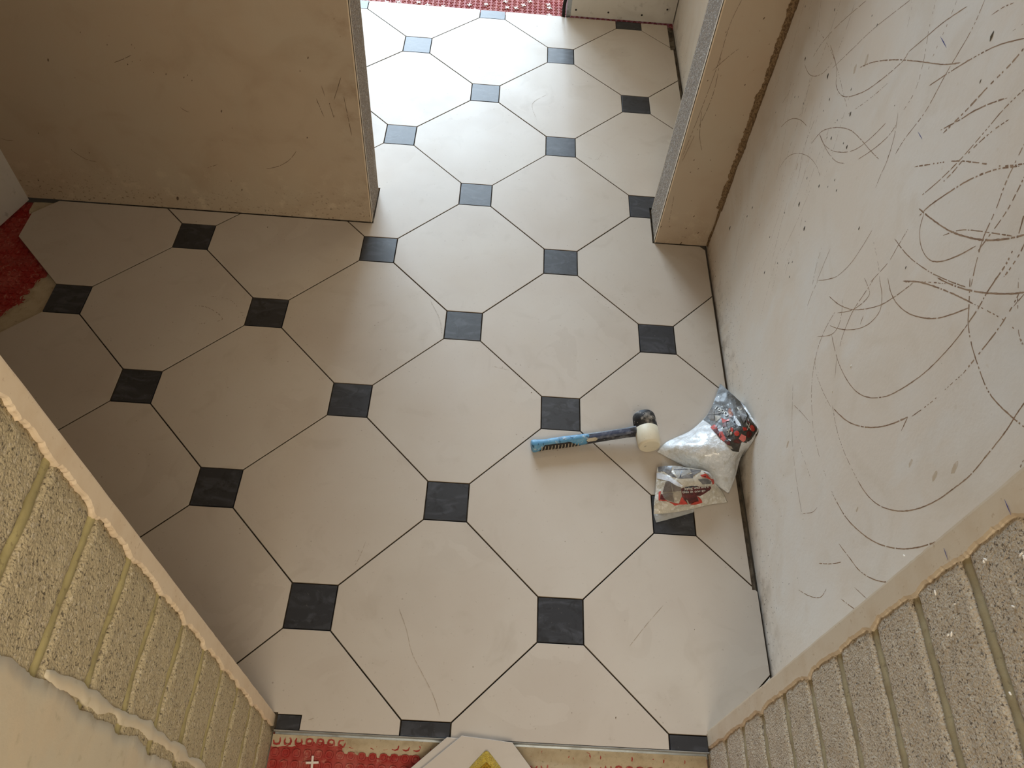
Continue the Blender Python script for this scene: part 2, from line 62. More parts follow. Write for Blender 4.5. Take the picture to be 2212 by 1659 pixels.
LOART=[["steel",[[0.02,1.0],[0.139,1.0],[0.261,0.986],[0.233,0.843],[0.321,0.737],[0.248,0.753],[0.143,0.85],[0.044,0.862]]],["silver",[[0.261,0.97],[0.365,1.0],[0.496,0.965],[0.524,0.881],[0.429,0.788],[0.328,0.728],[0.274,0.88]]],["steel",[[0.496,0.965],[0.691,0.972],[0.664,0.898],[0.55,0.798],[0.544,0.73],[0.407,0.704],[0.335,0.728],[0.436,0.799],[0.53,0.839]]],["dark",[[0.274,0.905],[0.461,0.933],[0.461,0.915],[0.274,0.89]]],["dark",[[0.381,0.97],[0.397,0.976],[0.37,0.741],[0.357,0.74]]],["cream",[[0.316,0.708],[0.55,0.73],[0.677,0.603],[0.694,0.538],[0.539,0.572],[0.415,0.565]]],["steel",[[0.616,0.698],[0.741,0.724],[0.848,0.686],[0.818,0.572],[0.694,0.55]]],["red",[[0.646,0.808],[0.741,0.847],[0.805,0.808],[0.873,0.785],[1.0,0.854],[1.0,0.794],[0.852,0.569],[0.855,0.724],[0.701,0.746]]],["darkred",[[0.71,0.826],[0.75,0.796],[0.725,0.735],[0.695,0.773]]],["white",[[0.0,0.847],[0.117,0.817],[0.235,0.734],[0.305,0.67],[0.415,0.565],[0.379,0.53],[0.24,0.636],[0.174,0.675],[0.094,0.709],[0.024,0.733]]],["white",[[0.711,0.924],[0.917,1.0],[0.978,0.997],[0.952,0.868],[0.797,0.857],[0.756,0.865]]],["taupe",[[0.17,0.641],[0.199,0.673],[0.24,0.645],[0.272,0.457],[0.129,0.451],[0.144,0.54]]],["taupe",[[0.247,0.636],[0.311,0.571],[0.385,0.539],[0.397,0.461],[0.279,0.457]]],["taupe",[[0.129,0.437],[0.272,0.444],[0.294,0.251],[0.21,0.288],[0.15,0.347]]],["pale",[[0.279,0.443],[0.397,0.443],[0.396,0.35],[0.36,0.28],[0.304,0.25]]],["darkred",[[0.111,0.414],[0.126,0.432],[0.15,0.347],[0.186,0.298],[0.109,0.313]]],["red",[[0.079,0.473],[0.107,0.489],[0.107,0.424],[0.103,0.308],[0.186,0.294],[0.248,0.237],[0.304,0.183],[0.383,0.207],[0.288,0.242],[0.187,0.279],[0.091,0.288]]],["darkred",[[0.392,0.509],[0.443,0.533],[0.606,0.534],[0.686,0.478],[0.811,0.496],[0.816,0.439],[0.782,0.373],[0.643,0.28],[0.592,0.315],[0.629,0.161],[0.483,0.173],[0.408,0.241],[0.4,0.377]]],["dark",[[0.443,0.533],[0.528,0.547],[0.606,0.529],[0.6,0.486],[0.45,0.512]]],["dark",[[0.419,0.468],[0.51,0.442],[0.503,0.419],[0.419,0.449]]],["dark",[[0.623,0.419],[0.787,0.399],[0.782,0.373],[0.626,0.385]]],["red",[[0.399,0.349],[0.432,0.275],[0.49,0.171],[0.357,0.203],[0.38,0.286]]],["red",[[0.592,0.315],[0.631,0.253],[0.662,0.175],[0.671,0.126],[0.599,0.115],[0.516,0.152],[0.554,0.186],[0.628,0.182]]],["pale",[[0.452,0.281],[0.471,0.265],[0.509,0.165],[0.483,0.173]]]]
LOT1=[[0.435,0.48],[0.776,0.452],[0.433,0.539]]
LOT2=[[0.406,0.413],[0.72,0.374],[0.406,0.465]]
FLAP=[[0.2324,-0.2859,0.004],[0.274,-0.2808,0.007],[0.3181,-0.2701,0.007],[0.3365,-0.2646,0.006],[0.3343,-0.273,0.002],[0.2883,-0.2901,0.002],[0.2371,-0.3073,0.002]]
FSP=[[-0.1879,2.0504],[-0.1573,2.0772],[-0.1304,2.1111],[-0.0509,2.097],[-0.0467,2.0717],[-0.0482,2.0166],[-0.3158,2.0606],[-0.3853,2.0464],[-0.4035,1.9999],[-0.3785,2.0036],[-0.3596,2.0101],[-0.5582,2.0202],[-0.531,1.9988],[-0.4938,2.0153],[-0.5982,2.0325],[-0.6806,2.0236],[-0.7228,2.0063],[-0.7299,2.0162],[-0.2251,2.0485],[-0.8054,2.0047],[-0.2348,2.0952]]
NSP=[-0.5064,-0.8837]
FSTAIN=[[-0.9209,0.6267,0.003],[-1.1424,0.6288,0.00225],[-0.8862,-0.1703,0.0015],[-1.1114,0.3202,0.0015],[-0.9713,0.0182,0.0015],[-0.0803,0.0623,0.003],[-0.0991,-0.0836,0.0015],[-0.0284,1.4201,0.0015],[-0.0979,1.896,0.00225],[-0.4789,-0.4268,0.0015],[-0.6582,0.0591,0.0015],[0.1015,-0.3414,0.0015],[0.0241,-0.7639,0.0015],[0.1183,-0.7685,0.00225],[-0.3575,-0.2845,0.0015],[-0.3095,0.629,0.0015],[0.4836,0.3571,0.0015],[-0.6262,-0.4245,0.0015],[-0.1451,-0.1502,0.0015],[0.0588,0.7517,0.0015],[-0.8217,-0.0448,0.0015],[-1.0618,-0.2035,0.0015],[0.3076,-0.569,0.0015]]
FVEIN=[[[[-0.3679,-0.56],[-0.3458,-0.6063],[-0.3279,-0.6565],[-0.2976,-0.7043],[-0.274,-0.7415],[-0.2555,-0.7827]],1.1,0.75],[[[0.156,-0.6143],[0.2015,-0.5591],[0.239,-0.5167]],1.2,0.8],[[[-0.4661,-0.4024],[-0.474,-0.4382],[-0.4836,-0.4675]],1.2,0.8],[[[-1.0696,0.2884],[-1.0159,0.2845],[-0.9666,0.2455],[-1.0258,0.223]],3.5,0.55],[[[-1.0206,0.3286],[-0.9577,0.3165],[-0.9026,0.2512]],2.5,0.5],[[[-0.3865,0.369],[-0.3529,0.3004],[-0.3402,0.2322]],1.2,0.6],[[[-0.0546,1.4313],[-0.1056,1.3672],[-0.0867,1.2721]],1.6,0.6],[[[0.0958,1.0839],[0.1282,1.0751],[0.1457,1.1151]],1.6,0.7],[[[-0.1965,0.1448],[-0.1441,0.133]],1.0,0.7],[[[-0.5412,-0.8108],[-0.5052,-0.7981]],1,0.6]]
TANSTAIN=[[-0.5801, 0.7661, 0.0095], [-0.5148, 0.5246, 0.0055], [-0.5301, 0.7176, 0.008], [-0.5938, 0.8157, 0.01], [0.2142, 0.9481, 0.012], [0.2429, 0.9104, 0.01], [-0.2423, 0.2977, 0.008], [0.3055, 0.6237, 0.008]]
FLECK=[[-0.7745, 0.9008, 0.0021, 2.54], [-0.8849, 0.9489, 0.0035, 0.77], [-0.8839, 0.9427, 0.0029, 1.35], [-0.8386, 1.041, 0.0032, 2.37], [-0.8397, 1.0378, 0.002, 0.09], [-0.8557, 1.0923, 0.0036, 1.3], [-0.86, 1.0949, 0.0035, 0.01], [-0.8934, 1.0577, 0.0028, 2.16], [-0.962, 1.0135, 0.0023, 2.84], [-0.8359, 0.9414, 0.0038, 0.09], [-0.8594, 0.9699, 0.0019, 1.62]]

# ---------------------------------------------------------------- materials
def rgb(r, g, b):
    f = lambda c: ((c / 255 + .055) / 1.055) ** 2.4 if c > 10 else c / 255 / 12.92
    return (f(r), f(g), f(b), 1)

def mat(name, base, rough=.6, layers=(), bumps=(), spec=.5, world=False, metal=0, rough_var=None, trans=0, alpha=None, sheen=0, coat=0):
    m = bpy.data.materials.new(name); m.use_nodes = True
    nt = m.node_tree; N = nt.nodes; L = nt.links
    b = N['Principled BSDF']
    b.inputs['Roughness'].default_value = rough
    b.inputs['Metallic'].default_value = metal
    b.inputs['Specular IOR Level'].default_value = spec
    if trans: b.inputs['Transmission Weight'].default_value = trans
    if coat: b.inputs['Coat Weight'].default_value = coat; b.inputs['Coat Roughness'].default_value = .12
    if alpha is not None: b.inputs['Alpha'].default_value = alpha
    if sheen: b.inputs['Sheen Weight'].default_value = sheen
    if world:
        g = N.new('ShaderNodeNewGeometry'); co = g.outputs['Position']
    else:
        tc = N.new('ShaderNodeTexCoord'); oi = N.new('ShaderNodeObjectInfo')
        ml = N.new('ShaderNodeMath'); ml.operation = 'MULTIPLY'; ml.inputs[1].default_value = 37.0
        L.new(oi.outputs['Random'], ml.inputs[0])
        ad = N.new('ShaderNodeVectorMath'); ad.operation = 'ADD'
        L.new(tc.outputs['Object'], ad.inputs[0]); L.new(ml.outputs[0], ad.inputs[1])
        co = ad.outputs[0]
    def tex(kind, scale, detail, stretch=None):
        c = co
        if stretch:
            mp = N.new('ShaderNodeMapping'); mp.inputs['Scale'].default_value = stretch
            L.new(c, mp.inputs['Vector']); c = mp.outputs[0]
        if kind == 'noise':
            t = N.new('ShaderNodeTexNoise'); t.inputs['Scale'].default_value = scale
            t.inputs['Detail'].default_value = detail; t.inputs['Roughness'].default_value = .6
            L.new(c, t.inputs['Vector']); return t.outputs['Fac']
        if kind == 'warp':
            t = N.new('ShaderNodeTexNoise'); t.inputs['Scale'].default_value = scale
            t.inputs['Detail'].default_value = detail; t.inputs['Distortion'].default_value = 1.6
            L.new(c, t.inputs['Vector']); return t.outputs['Fac']
        if kind in ('vor', 'cell', 'edge'):
            t = N.new('ShaderNodeTexVoronoi'); t.inputs['Scale'].default_value = scale
            if kind == 'edge': t.feature = 'DISTANCE_TO_EDGE'
            L.new(c, t.inputs['Vector'])
            if kind == 'cell':
                s = N.new('ShaderNodeSeparateColor'); L.new(t.outputs['Color'], s.inputs[0]); return s.outputs[0]
            return t.outputs['Distance']
        if kind in ('posx', 'posy', 'posz'):
            g = N.new('ShaderNodeNewGeometry'); s = N.new('ShaderNodeSeparateXYZ')
            L.new(g.outputs['Position'], s.inputs[0])
            n = N.new('ShaderNodeTexNoise'); n.inputs['Scale'].default_value = scale; n.inputs['Detail'].default_value = detail
            L.new(g.outputs['Position'], n.inputs['Vector'])
            a = N.new('ShaderNodeMath'); a.operation = 'MULTIPLY_ADD'; a.inputs[1].default_value = .25
            L.new(n.outputs['Fac'], a.inputs[0]); L.new(s.outputs['XYZ'.index(kind[3].upper())], a.inputs[2])
            return a.outputs[0]
    def rng(s, lo, hi, to0=0, to1=1):
        r = N.new('ShaderNodeMapRange'); r.inputs[1].default_value = lo; r.inputs[2].default_value = hi
        r.inputs[3].default_value = to0; r.inputs[4].default_value = to1
        L.new(s, r.inputs[0]); return r.outputs[0]
    cur = None
    for ly in layers:
        kind, scale, detail, lo, hi, col, amt = ly[:7]
        st = ly[7] if len(ly) > 7 else None
        f = rng(tex(kind, scale, detail, st), lo, hi, 0, amt)
        if len(ly) > 8:                                  # a second texture gates the first
            k2, s2, d2, lo2, hi2 = ly[8]
            mm = N.new('ShaderNodeMath'); mm.operation = 'MULTIPLY'
            L.new(f, mm.inputs[0]); L.new(rng(tex(k2, s2, d2), lo2, hi2), mm.inputs[1]); f = mm.outputs[0]
        mx = N.new('ShaderNodeMix'); mx.data_type = 'RGBA'
        L.new(f, mx.inputs[0])
        if cur is None: mx.inputs[6].default_value = base
        else: L.new(cur, mx.inputs[6])
        mx.inputs[7].default_value = col
        cur = mx.outputs[2]
    if cur is None: b.inputs['Base Color'].default_value = base
    else: L.new(cur, b.inputs['Base Color'])
    if rough_var:
        L.new(rng(tex('noise', rough_var[0], 4), .3, .7, rough_var[1], rough_var[2]), b.inputs['Roughness'])
    prev = None
    for kind, scale, detail, strength, dist in bumps:
        bp = N.new('ShaderNodeBump'); bp.inputs['Strength'].default_value = strength; bp.inputs['Distance'].default_value = dist
        L.new(tex(kind, scale, detail), bp.inputs['Height'])
        if prev: L.new(prev, bp.inputs['Normal'])
        prev = bp.outputs[0]
    if prev: L.new(prev, b.inputs['Normal'])
    return m

M = {}
M['tile'] = mat('cream_tile', rgb(193, 182, 170), .36, [
    ('noise', 4, 5, .35, .72, rgb(200, 192, 181), .7),
    ('warp', 9, 6, .58, .78, rgb(172, 160, 145), .35),
    ('warp', 3.5, 8, .494, .506, rgb(158, 142, 126), .12, None, ('noise', 3, 2, .52, .62)),
    ('vor', 55, 0, .13, .06, rgb(128, 110, 92), .6, None, ('noise', 12, 2, .55, .65)),
    ('noise', 160, 2, .68, .76, rgb(140, 125, 108), .3)],
    [('noise', 60, 4, .05, .001)], spec=.4, rough_var=(6, .30, .46))
M['tile_edge'] = mat('shaded_tile_side', rgb(118, 104, 86), .85, [('noise', 60, 4, .45, .65, rgb(92, 80, 64), .8)])  # tile sides coloured dark to put shade into the joints
M['slate'] = mat('black_slate_tile', rgb(47, 48, 52), .42, [
    ('warp', 11, 6, .5, .66, rgb(72, 74, 80), .75, (1, 2.4, 1)),
    ('warp', 30, 5, .55, .66, rgb(34, 34, 36), .7),
    ('noise', 120, 3, .66, .74, rgb(105, 104, 102), .45)],
    [('warp', 30, 6, .25, .001)], spec=.5)
M['bed'] = mat('dark_tile_bed', rgb(98, 87, 72), .9, [('noise', 40, 5, .4, .65, rgb(36, 31, 26), .9), ('noise', 14, 3, .55, .62, rgb(120, 110, 95), .7)],
    [('noise', 60, 5, .8, .004)], world=True)
M['screed'] = mat('grey_screed', rgb(120, 112, 100), .9, [('noise', 8, 6, .4, .7, rgb(95, 88, 78), .8)], [('noise', 90, 4, .5, .002)], world=True)
M['mat_red'] = mat('red_matting', rgb(160, 42, 37), .6, [
    ('noise', 18, 5, .42, .7, rgb(192, 112, 100), .6),
    ('noise', 70, 4, .56, .70, rgb(206, 160, 140), .5),
    ('noise', 9, 3, .55, .75, rgb(128, 22, 18), .6), ('noise', 240, 3, .60, .68, rgb(110, 26, 22), .5)], [('noise', 120, 3, .25, .001)], world=True)
M['adhesive'] = mat('beige_adhesive', rgb(190, 176, 150), .8, [
    ('noise', 30, 5, .45, .7, rgb(168, 150, 122), .8), ('noise', 130, 4, .60, .70, rgb(120, 105, 84), .5)],
    [('noise', 80, 5, .6, .003)], world=True)
def plaster(name, base, lite, dark, extra=()):
    return mat(name, base, .62, [
        ('noise', 2.2, 5, .42, .66, lite, .85),
        ('warp', 5, 6, .52, .72, dark, .5),
        ('noise', 14, 6, .56, .72, lite, .45, (1, 1, .45)),
        ('noise', 60, 4, .66, .74, dark, .45)] + list(extra),
        [('noise', 8, 5, .12, .01), ('noise', 140, 3, .12, .0015)], spec=.35, world=True)
M['plaster_pink'] = plaster('pink_plaster', rgb(228, 215, 199), rgb(232, 227, 219), rgb(215, 200, 180), [
    ('noise', 110, 3, .63, .70, rgb(92, 78, 62), .85, None, ('posz', 6, 3, .30, .10)),
    ('noise', 20, 5, .50, .66, rgb(140, 118, 92), .55, None, ('posz', 9, 3, .22, .09))])
M['plaster_shade'] = plaster('shaded_plaster', rgb(187, 167, 143), rgb(187, 172, 150), rgb(172, 150, 125), [  # pink plaster with the partition's shade put into a browner base colour
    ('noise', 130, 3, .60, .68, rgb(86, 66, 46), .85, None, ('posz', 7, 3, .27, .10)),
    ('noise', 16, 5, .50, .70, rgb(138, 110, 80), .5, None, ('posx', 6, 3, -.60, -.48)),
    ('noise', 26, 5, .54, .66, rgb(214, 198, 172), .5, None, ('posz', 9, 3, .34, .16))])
M['plaster_nib'] = plaster('shaded_nib_plaster', rgb(184, 163, 140), rgb(184, 169, 148), rgb(172, 150, 126), [  # nib copy of the pink plaster, shade mixed into its base
    ('noise', 26, 5, .54, .66, rgb(206, 190, 164), .5, None, ('posz', 9, 3, .34, .16)),
    ('noise', 130, 3, .62, .69, rgb(86, 66, 46), .7, None, ('posz', 7, 3, .22, .10))])
M['plaster_white'] = plaster('white_board', rgb(206, 200, 190), rgb(216, 211, 203), rgb(188, 180, 168), [
    ('noise', 22, 5, .60, .68, rgb(120, 108, 95), .6, None, ('posz', 6, 3, .3, .12))])
M['coat'] = mat('plaster_edge', rgb(226, 207, 180), .6, [('noise', 20, 5, .45, .7, rgb(214, 190, 158), .7), ('noise', 120, 3, .64, .7, rgb(190, 160, 125), .5)],
    [('noise', 60, 4, .15, .002)], world=True)
M['coat_grey'] = mat('grey_plaster_edge', rgb(210, 195, 172), .6, [('noise', 20, 5, .45, .7, rgb(200, 180, 152), .7), ('noise', 120, 3, .64, .7, rgb(176, 150, 118), .5)],
    [('noise', 60, 4, .15, .002)], world=True)
M['coat_fill'] = mat('white_filler', rgb(210, 199, 176), .6, [('noise', 14, 5, .45, .65, rgb(214, 197, 170), .7), ('noise', 40, 4, .60, .70, rgb(190, 178, 150), .7)],
    [('noise', 30, 5, .3, .004)], world=True)
def block(name, a, b_, c):
    return mat(name, a, .92, [
        ('vor', 340, 0, .16, .5, b_, .6), ('noise', 30, 4, .45, .65, b_, .5),
        ('noise', 270, 3, .575, .63, c, .8),
        ('cell', 330, 0, .90, .93, rgb(226, 216, 196), .4), ('vor', 85, 0, .11, .07, c, .9, None, ('noise', 25, 2, .5, .58))],
        [('vor', 340, 0, .45, .003), ('noise', 230, 4, .6, .005)], spec=.2)
M['block_left'] = block('pale_aggregate_block', rgb(200, 187, 156), rgb(184, 170, 140), rgb(100, 92, 80))
M['block_right'] = block('grey_aggregate_block', rgb(206, 193, 172), rgb(182, 168, 148), rgb(88, 78, 68))
M['block_end'] = mat('grey_board_core', rgb(148, 132, 114), .9, [
    ('noise', 240, 3, .5, .62, rgb(96, 86, 78), .85), ('cell', 400, 0, .86, .9, rgb(205, 200, 192), .7),
    ('noise', 6, 4, .58, .70, rgb(206, 202, 194), .7, (1, 1, .35))], [('noise', 220, 4, .7, .004)], world=True)
M['mortar'] = mat('mortar', rgb(178, 166, 118), .85, [('noise', 24, 5, .42, .7, rgb(150, 138, 96), .8), ('noise', 130, 3, .62, .68, rgb(120, 106, 74), .5)],
    [('noise', 70, 4, .4, .003)], world=True)
M['mortar_grey'] = mat('grey_mortar', rgb(160, 148, 116), .85, [('noise', 24, 5, .42, .7, rgb(138, 124, 94), .8), ('noise', 130, 3, .62, .68, rgb(105, 92, 70), .5)],
    [('noise', 70, 4, .4, .003)], world=True)
M['scuff'] = mat('brown_scuff', rgb(164, 136, 108), .8, [('noise', 60, 3, .42, .65, rgb(122, 90, 64), .9)], world=True)
M['splat'] = mat('grey_splash', rgb(104, 98, 88), .8, [('noise', 90, 3, .4, .65, rgb(72, 66, 58), .8)], world=True)
M['vein'] = mat('tan_vein', rgb(160, 146, 130), .6, [('noise', 60, 3, .4, .65, rgb(146, 130, 112), .8)], world=True)
M['tan'] = mat('tan_stain', rgb(202, 182, 156), .8, [('noise', 70, 4, .45, .65, rgb(216, 202, 184), .9)], world=True)
M['splat_brown'] = mat('brown_splash', rgb(112, 92, 70), .8, [('noise', 90, 3, .4, .65, rgb(84, 66, 48), .8)], world=True)
M['crumb'] = mat('plaster_crumb', rgb(246, 242, 234), .7, [('noise', 90, 3, .45, .65, rgb(226, 218, 204), .8)], world=True)
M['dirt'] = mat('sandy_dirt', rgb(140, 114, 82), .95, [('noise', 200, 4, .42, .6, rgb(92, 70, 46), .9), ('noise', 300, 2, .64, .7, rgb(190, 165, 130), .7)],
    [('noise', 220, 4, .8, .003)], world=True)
M['ink'] = mat('blue_ink', rgb(58, 58, 128), .6, [('noise', 120, 3, .4, .7, rgb(86, 84, 140), .7)], world=True)
M['alu'] = mat('aluminium', rgb(196, 202, 206), .34, [('noise', 25, 4, .5, .7, rgb(150, 152, 150), .6)], metal=.85, world=True)
M['steel'] = mat('galvanised_steel', rgb(172, 176, 178), .4, [('noise', 40, 4, .45, .65, rgb(120, 122, 122), .6)], metal=.9, world=True)
M['black'] = mat('black_rubber', rgb(34, 35, 38), .6, [('noise', 26, 5, .53, .62, rgb(190, 186, 180), .55), ('noise', 90, 4, .6, .66, rgb(205, 200, 195), .7)], [('noise', 90, 3, .2, .001)])
M['white_rubber'] = mat('white_rubber', rgb(226, 216, 192), .55, [('noise', 20, 4, .5, .7, rgb(212, 200, 172), .6), ('noise', 60, 3, .66, .7, rgb(150, 142, 125), .6)])
M['shaft'] = mat('navy_plastic', rgb(30, 33, 44), .38, [('noise', 34, 5, .55, .66, rgb(150, 152, 158), .5), ('noise', 120, 3, .62, .68, rgb(170, 168, 165), .5)])
M['shaft_lite'] = mat('dusty_navy', rgb(56, 64, 88), .4, [('noise', 60, 4, .5, .66, rgb(140, 145, 160), .5)])
M['dust'] = mat('dried_grout', rgb(196, 186, 166), .85, [('noise', 60, 3, .45, .65, rgb(160, 148, 126), .7)])
M['grip'] = mat('blue_grip', rgb(84, 142, 180), .5, [('noise', 45, 5, .5, .64, rgb(120, 168, 196), .6), ('noise', 70, 4, .58, .64, rgb(196, 200, 198), .6), ('warp', 40, 4, .60, .64, rgb(28, 66, 100), .8)], [('noise', 60, 4, .3, .001)])
M['grip_black'] = mat('black_grip_inlay', rgb(28, 25, 22), .6, [('noise', 90, 3, .5, .66, rgb(58, 46, 34), .8)])
M['bag'] = mat('frosted_bag', rgb(226, 230, 234), .34, [
    ('edge', 210, 0, .10, .02, rgb(196, 196, 192), .3), ('noise', 55, 4, .5, .68, rgb(196, 192, 180), .6), ('cell', 150, 0, .75, .8, rgb(243, 245, 248), .6)],
    [('noise', 34, 5, .55, .012), ('edge', 210, 0, .15, .002)], spec=.6, coat=.6)
M['bag_low'] = mat('grainy_bag', rgb(208, 202, 188), .36, [
    ('edge', 200, 0, .10, .02, rgb(170, 160, 140), .35), ('noise', 45, 4, .48, .68, rgb(184, 174, 152), .6), ('cell', 150, 0, .75, .8, rgb(232, 230, 224), .6)],
    [('noise', 34, 5, .55, .012), ('edge', 210, 0, .15, .002)], spec=.6, coat=.6)
M['film'] = mat('clear_film', rgb(225, 226, 224), .22, [('noise', 60, 3, .45, .6, rgb(205, 203, 196), .6)], [('noise', 70, 4, .6, .004)], alpha=.38, coat=.5)
for n, c, ly in [('print_dark', (50, 46, 40), (84, 78, 68)), ('print_grey', (104, 95, 86), (92, 84, 76)), ('print_pale', (168, 158, 142), (150, 140, 126)),
              ('print_flame', (150, 78, 38), (100, 48, 26)), ('print_flame2', (206, 140, 90), (180, 100, 60)), ('print_white', (222, 226, 232), (196, 200, 210)),
              ('print_red', (196, 62, 46), (160, 36, 30)), ('print_darkred', (92, 24, 20), (50, 14, 12)), ('print_pink', (232, 128, 120), (210, 90, 84)),
              ('print_steel', (98, 97, 98), (140, 138, 136)), ('print_cream', (206, 200, 186), (180, 172, 156)), ('print_silver', (164, 162, 158), (140, 138, 134)),
              ('print_taupe', (118, 108, 100), (106, 96, 88)), ('print_ink', (22, 26, 44), (30, 34, 52)), ('print_letter', (216, 214, 206), (200, 196, 186))]:
    M[n] = mat(n, rgb(*c), .45, [('noise', 90, 4, .45, .65, rgb(*ly), .8)], [('noise', 50, 4, .4, .006)], coat=.22, world=True)
M['yellow'] = mat('yellow_cloth', rgb(244, 212, 78), .9, [('noise', 200, 3, .4, .65, rgb(226, 186, 50), .6)], [('noise', 300, 3, 1, .004), ('vor', 260, 0, .6, .004)], sheen=.3)
M['spacer'] = mat('white_plastic', rgb(226, 214, 204), .45, [('noise', 60, 3, .5, .7, rgb(206, 190, 176), .5)])
M['dark'] = mat('dark_void', rgb(30, 26, 22), .95, [('noise', 50, 4, .5, .66, rgb(60, 52, 44), .7)], world=True)
M['ceiling'] = mat('ceiling_plaster', rgb(214, 206, 194), .8, [('noise', 3, 4, .45, .65, rgb(204, 194, 180), .6)], world=True)

# ---------------------------------------------------------------- mesh helpers
def obj(name, bm, m, parent=None, smooth=False, recalc=True):
    if recalc: bmesh.ops.recalc_face_normals(bm, faces=bm.faces)
    me = bpy.data.meshes.new(name); bm.to_mesh(me); bm.free()
    if m: me.materials.append(M[m])
    if smooth:
        for p in me.polygons: p.use_smooth = True
    o = bpy.data.objects.new(name, me); C.objects.link(o)
    if parent: o.parent = parent
    return o
def struct(name, bm, m):
    o = obj(name, bm, m); o['kind'] = 'structure'; return o
def empty(name, loc=(0, 0, 0), rz=0):
    o = bpy.data.objects.new(name, None); C.objects.link(o); o.location = loc; o.rotation_euler = (0, 0, rz)
    o.empty_display_size = .05; return o
def tag(o, label, cat, group=None):
    o['label'] = label; o['category'] = cat
    if group: o['group'] = group
    return o
def box(bm, x0, x1, y0, y1, z0, z1):
    v = [bm.verts.new((x, y, z)) for z in (z0, z1) for y in (y0, y1) for x in (x0, x1)]
    for f in ((0, 2, 3, 1), (4, 5, 7, 6), (0, 1, 5, 4), (1, 3, 7, 5), (3, 2, 6, 7), (2, 0, 4, 6)):
        bm.faces.new([v[i] for i in f])
def boxbm(*a):
    bm = bmesh.new(); box(bm, *a); return bm
def nz(x, y=0, z=0): return noise.noise(Vector((x, y, z)))
def fbm(x, y=0, z=0): return noise.fractal(Vector((x, y, z)), 1, 2, 4)
def spline(pts, n):
    out = []; P = [Vector(p) for p in pts]; k = len(P)
    if k == 2: return [P[0].lerp(P[1], i / n) for i in range(n + 1)]
    for i in range(n + 1):
        t = i / n * (k - 1); j = min(int(t), k - 2); f = t - j
        a = P[max(j - 1, 0)]; b = P[j]; c = P[j + 1]; d = P[min(j + 2, k - 1)]
        out.append(.5 * ((2 * b) + (-a + c) * f + (2 * a - 5 * b + 4 * c - d) * f * f + (-a + 3 * b - 3 * c + d) * f ** 3))
    return out
def loft(bm, rings, cap=True):
    vs = [[bm.verts.new(p) for p in r] for r in rings]; n = len(vs[0])
    for a, b in zip(vs, vs[1:]):
        for i in range(n): bm.faces.new((a[i], a[(i + 1) % n], b[(i + 1) % n], b[i]))
    if cap: bm.faces.new(vs[0][::-1]); bm.faces.new(vs[-1])
    return vs

# ---------------------------------------------------------------- floor: bed, tiles, matting
H = 0.4 / math.sqrt(2); S = 0.1045; G = 0.0031          # half lattice, black tile side, joint
floor = struct('floor', boxbm(-4.8, 1.2, -2.9, 8.6, -.08, -.0215), 'screed')

def clip(poly, a, b, c):                                  # keep a*x+b*y <= c
    out = []
    for i in range(len(poly)):
        p, q = poly[i], poly[(i + 1) % len(poly)]
        dp = a * p[0] + b * p[1] - c; dq = a * q[0] + b * q[1] - c
        if dp <= 0: out.append(p)
        if dp * dq < 0:
            t = dp / (dp - dq); out.append((p[0] + t * (q[0] - p[0]), p[1] + t * (q[1] - p[1])))
    return out
def octagon(cx, cy, g=G / 2):
    a = H - S / 2; p = [(-3, -3), (3, -3), (3, 3), (-3, 3)]
    p = clip(p, 1, 0, a + S / 2 - S / 2 - g + 0 + 0); p = clip(p, -1, 0, a - g); p = clip(p, 0, 1, a - g); p = clip(p, 0, -1, a - g)
    d = (a + S / 2) / math.sqrt(2) - g
    r = math.sqrt(.5)
    for sx in (1, -1):
        for sy in (1, -1): p = clip(p, sx * r, sy * r, d)
    return [(x + cx, y + cy) for x, y in p]
def square(cx, cy):
    s = S / 2 - G * .42
    return [(cx - s, cy - s), (cx + s, cy - s), (cx + s, cy + s), (cx - s, cy + s)]
# convex limits (everything beyond is cut off) and notches (rectangles cut out)
def limits(cx, cy):
    l = [(0, -1, .8262), (0, 1, 1.988)]
    if cy < .75: l.append((1, 0, .4655 if cy > -.15 else .468))
    else: l.append((1, 0, .4585))
    return l
NOTCH = [(-3, -.5985, .6785, .8465), (.297, 3, .6795, .846), (-3, -.5915, -.86, -.7935), (.312, 3, -.86, -.792),
         (.4465, 3, 1.80, 2.1), (.4565, 3, -.466, .04), (-3, -.5415, -.86, -.7965), (.0, .5, 1.9835, 2.2)]
def cut_notch(bm, n):
    x0, x1, y0, y1 = n
    vx = [v.co.x for v in bm.verts]; vy = [v.co.y for v in bm.verts]
    if not vx or max(vx) <= x0 or min(vx) >= x1 or max(vy) <= y0 or min(vy) >= y1: return
    for co, no in (((x0, 0, 0), (1, 0, 0)), ((x1, 0, 0), (1, 0, 0)), ((0, y0, 0), (0, 1, 0)), ((0, y1, 0), (0, 1, 0))):
        bmesh.ops.bisect_plane(bm, geom=bm.verts[:] + bm.edges[:] + bm.faces[:], plane_co=co, plane_no=no, dist=1e-6)
    dead = [f for f in bm.faces if x0 < f.calc_center_median().x < x1 and y0 < f.calc_center_median().y < y1]
    bmesh.ops.delete(bm, geom=dead, context='FACES')
def islands(bm):
    seen = set(); out = []
    for f in bm.faces:
        if f in seen: continue
        st = [f]; isl = []
        seen.add(f)
        while st:
            g = st.pop(); isl.append(g)
            for e in g.edges:
                for k in e.link_faces:
                    if k not in seen: seen.add(k); st.append(k)
        out.append(isl)
    return out
TH = .0095
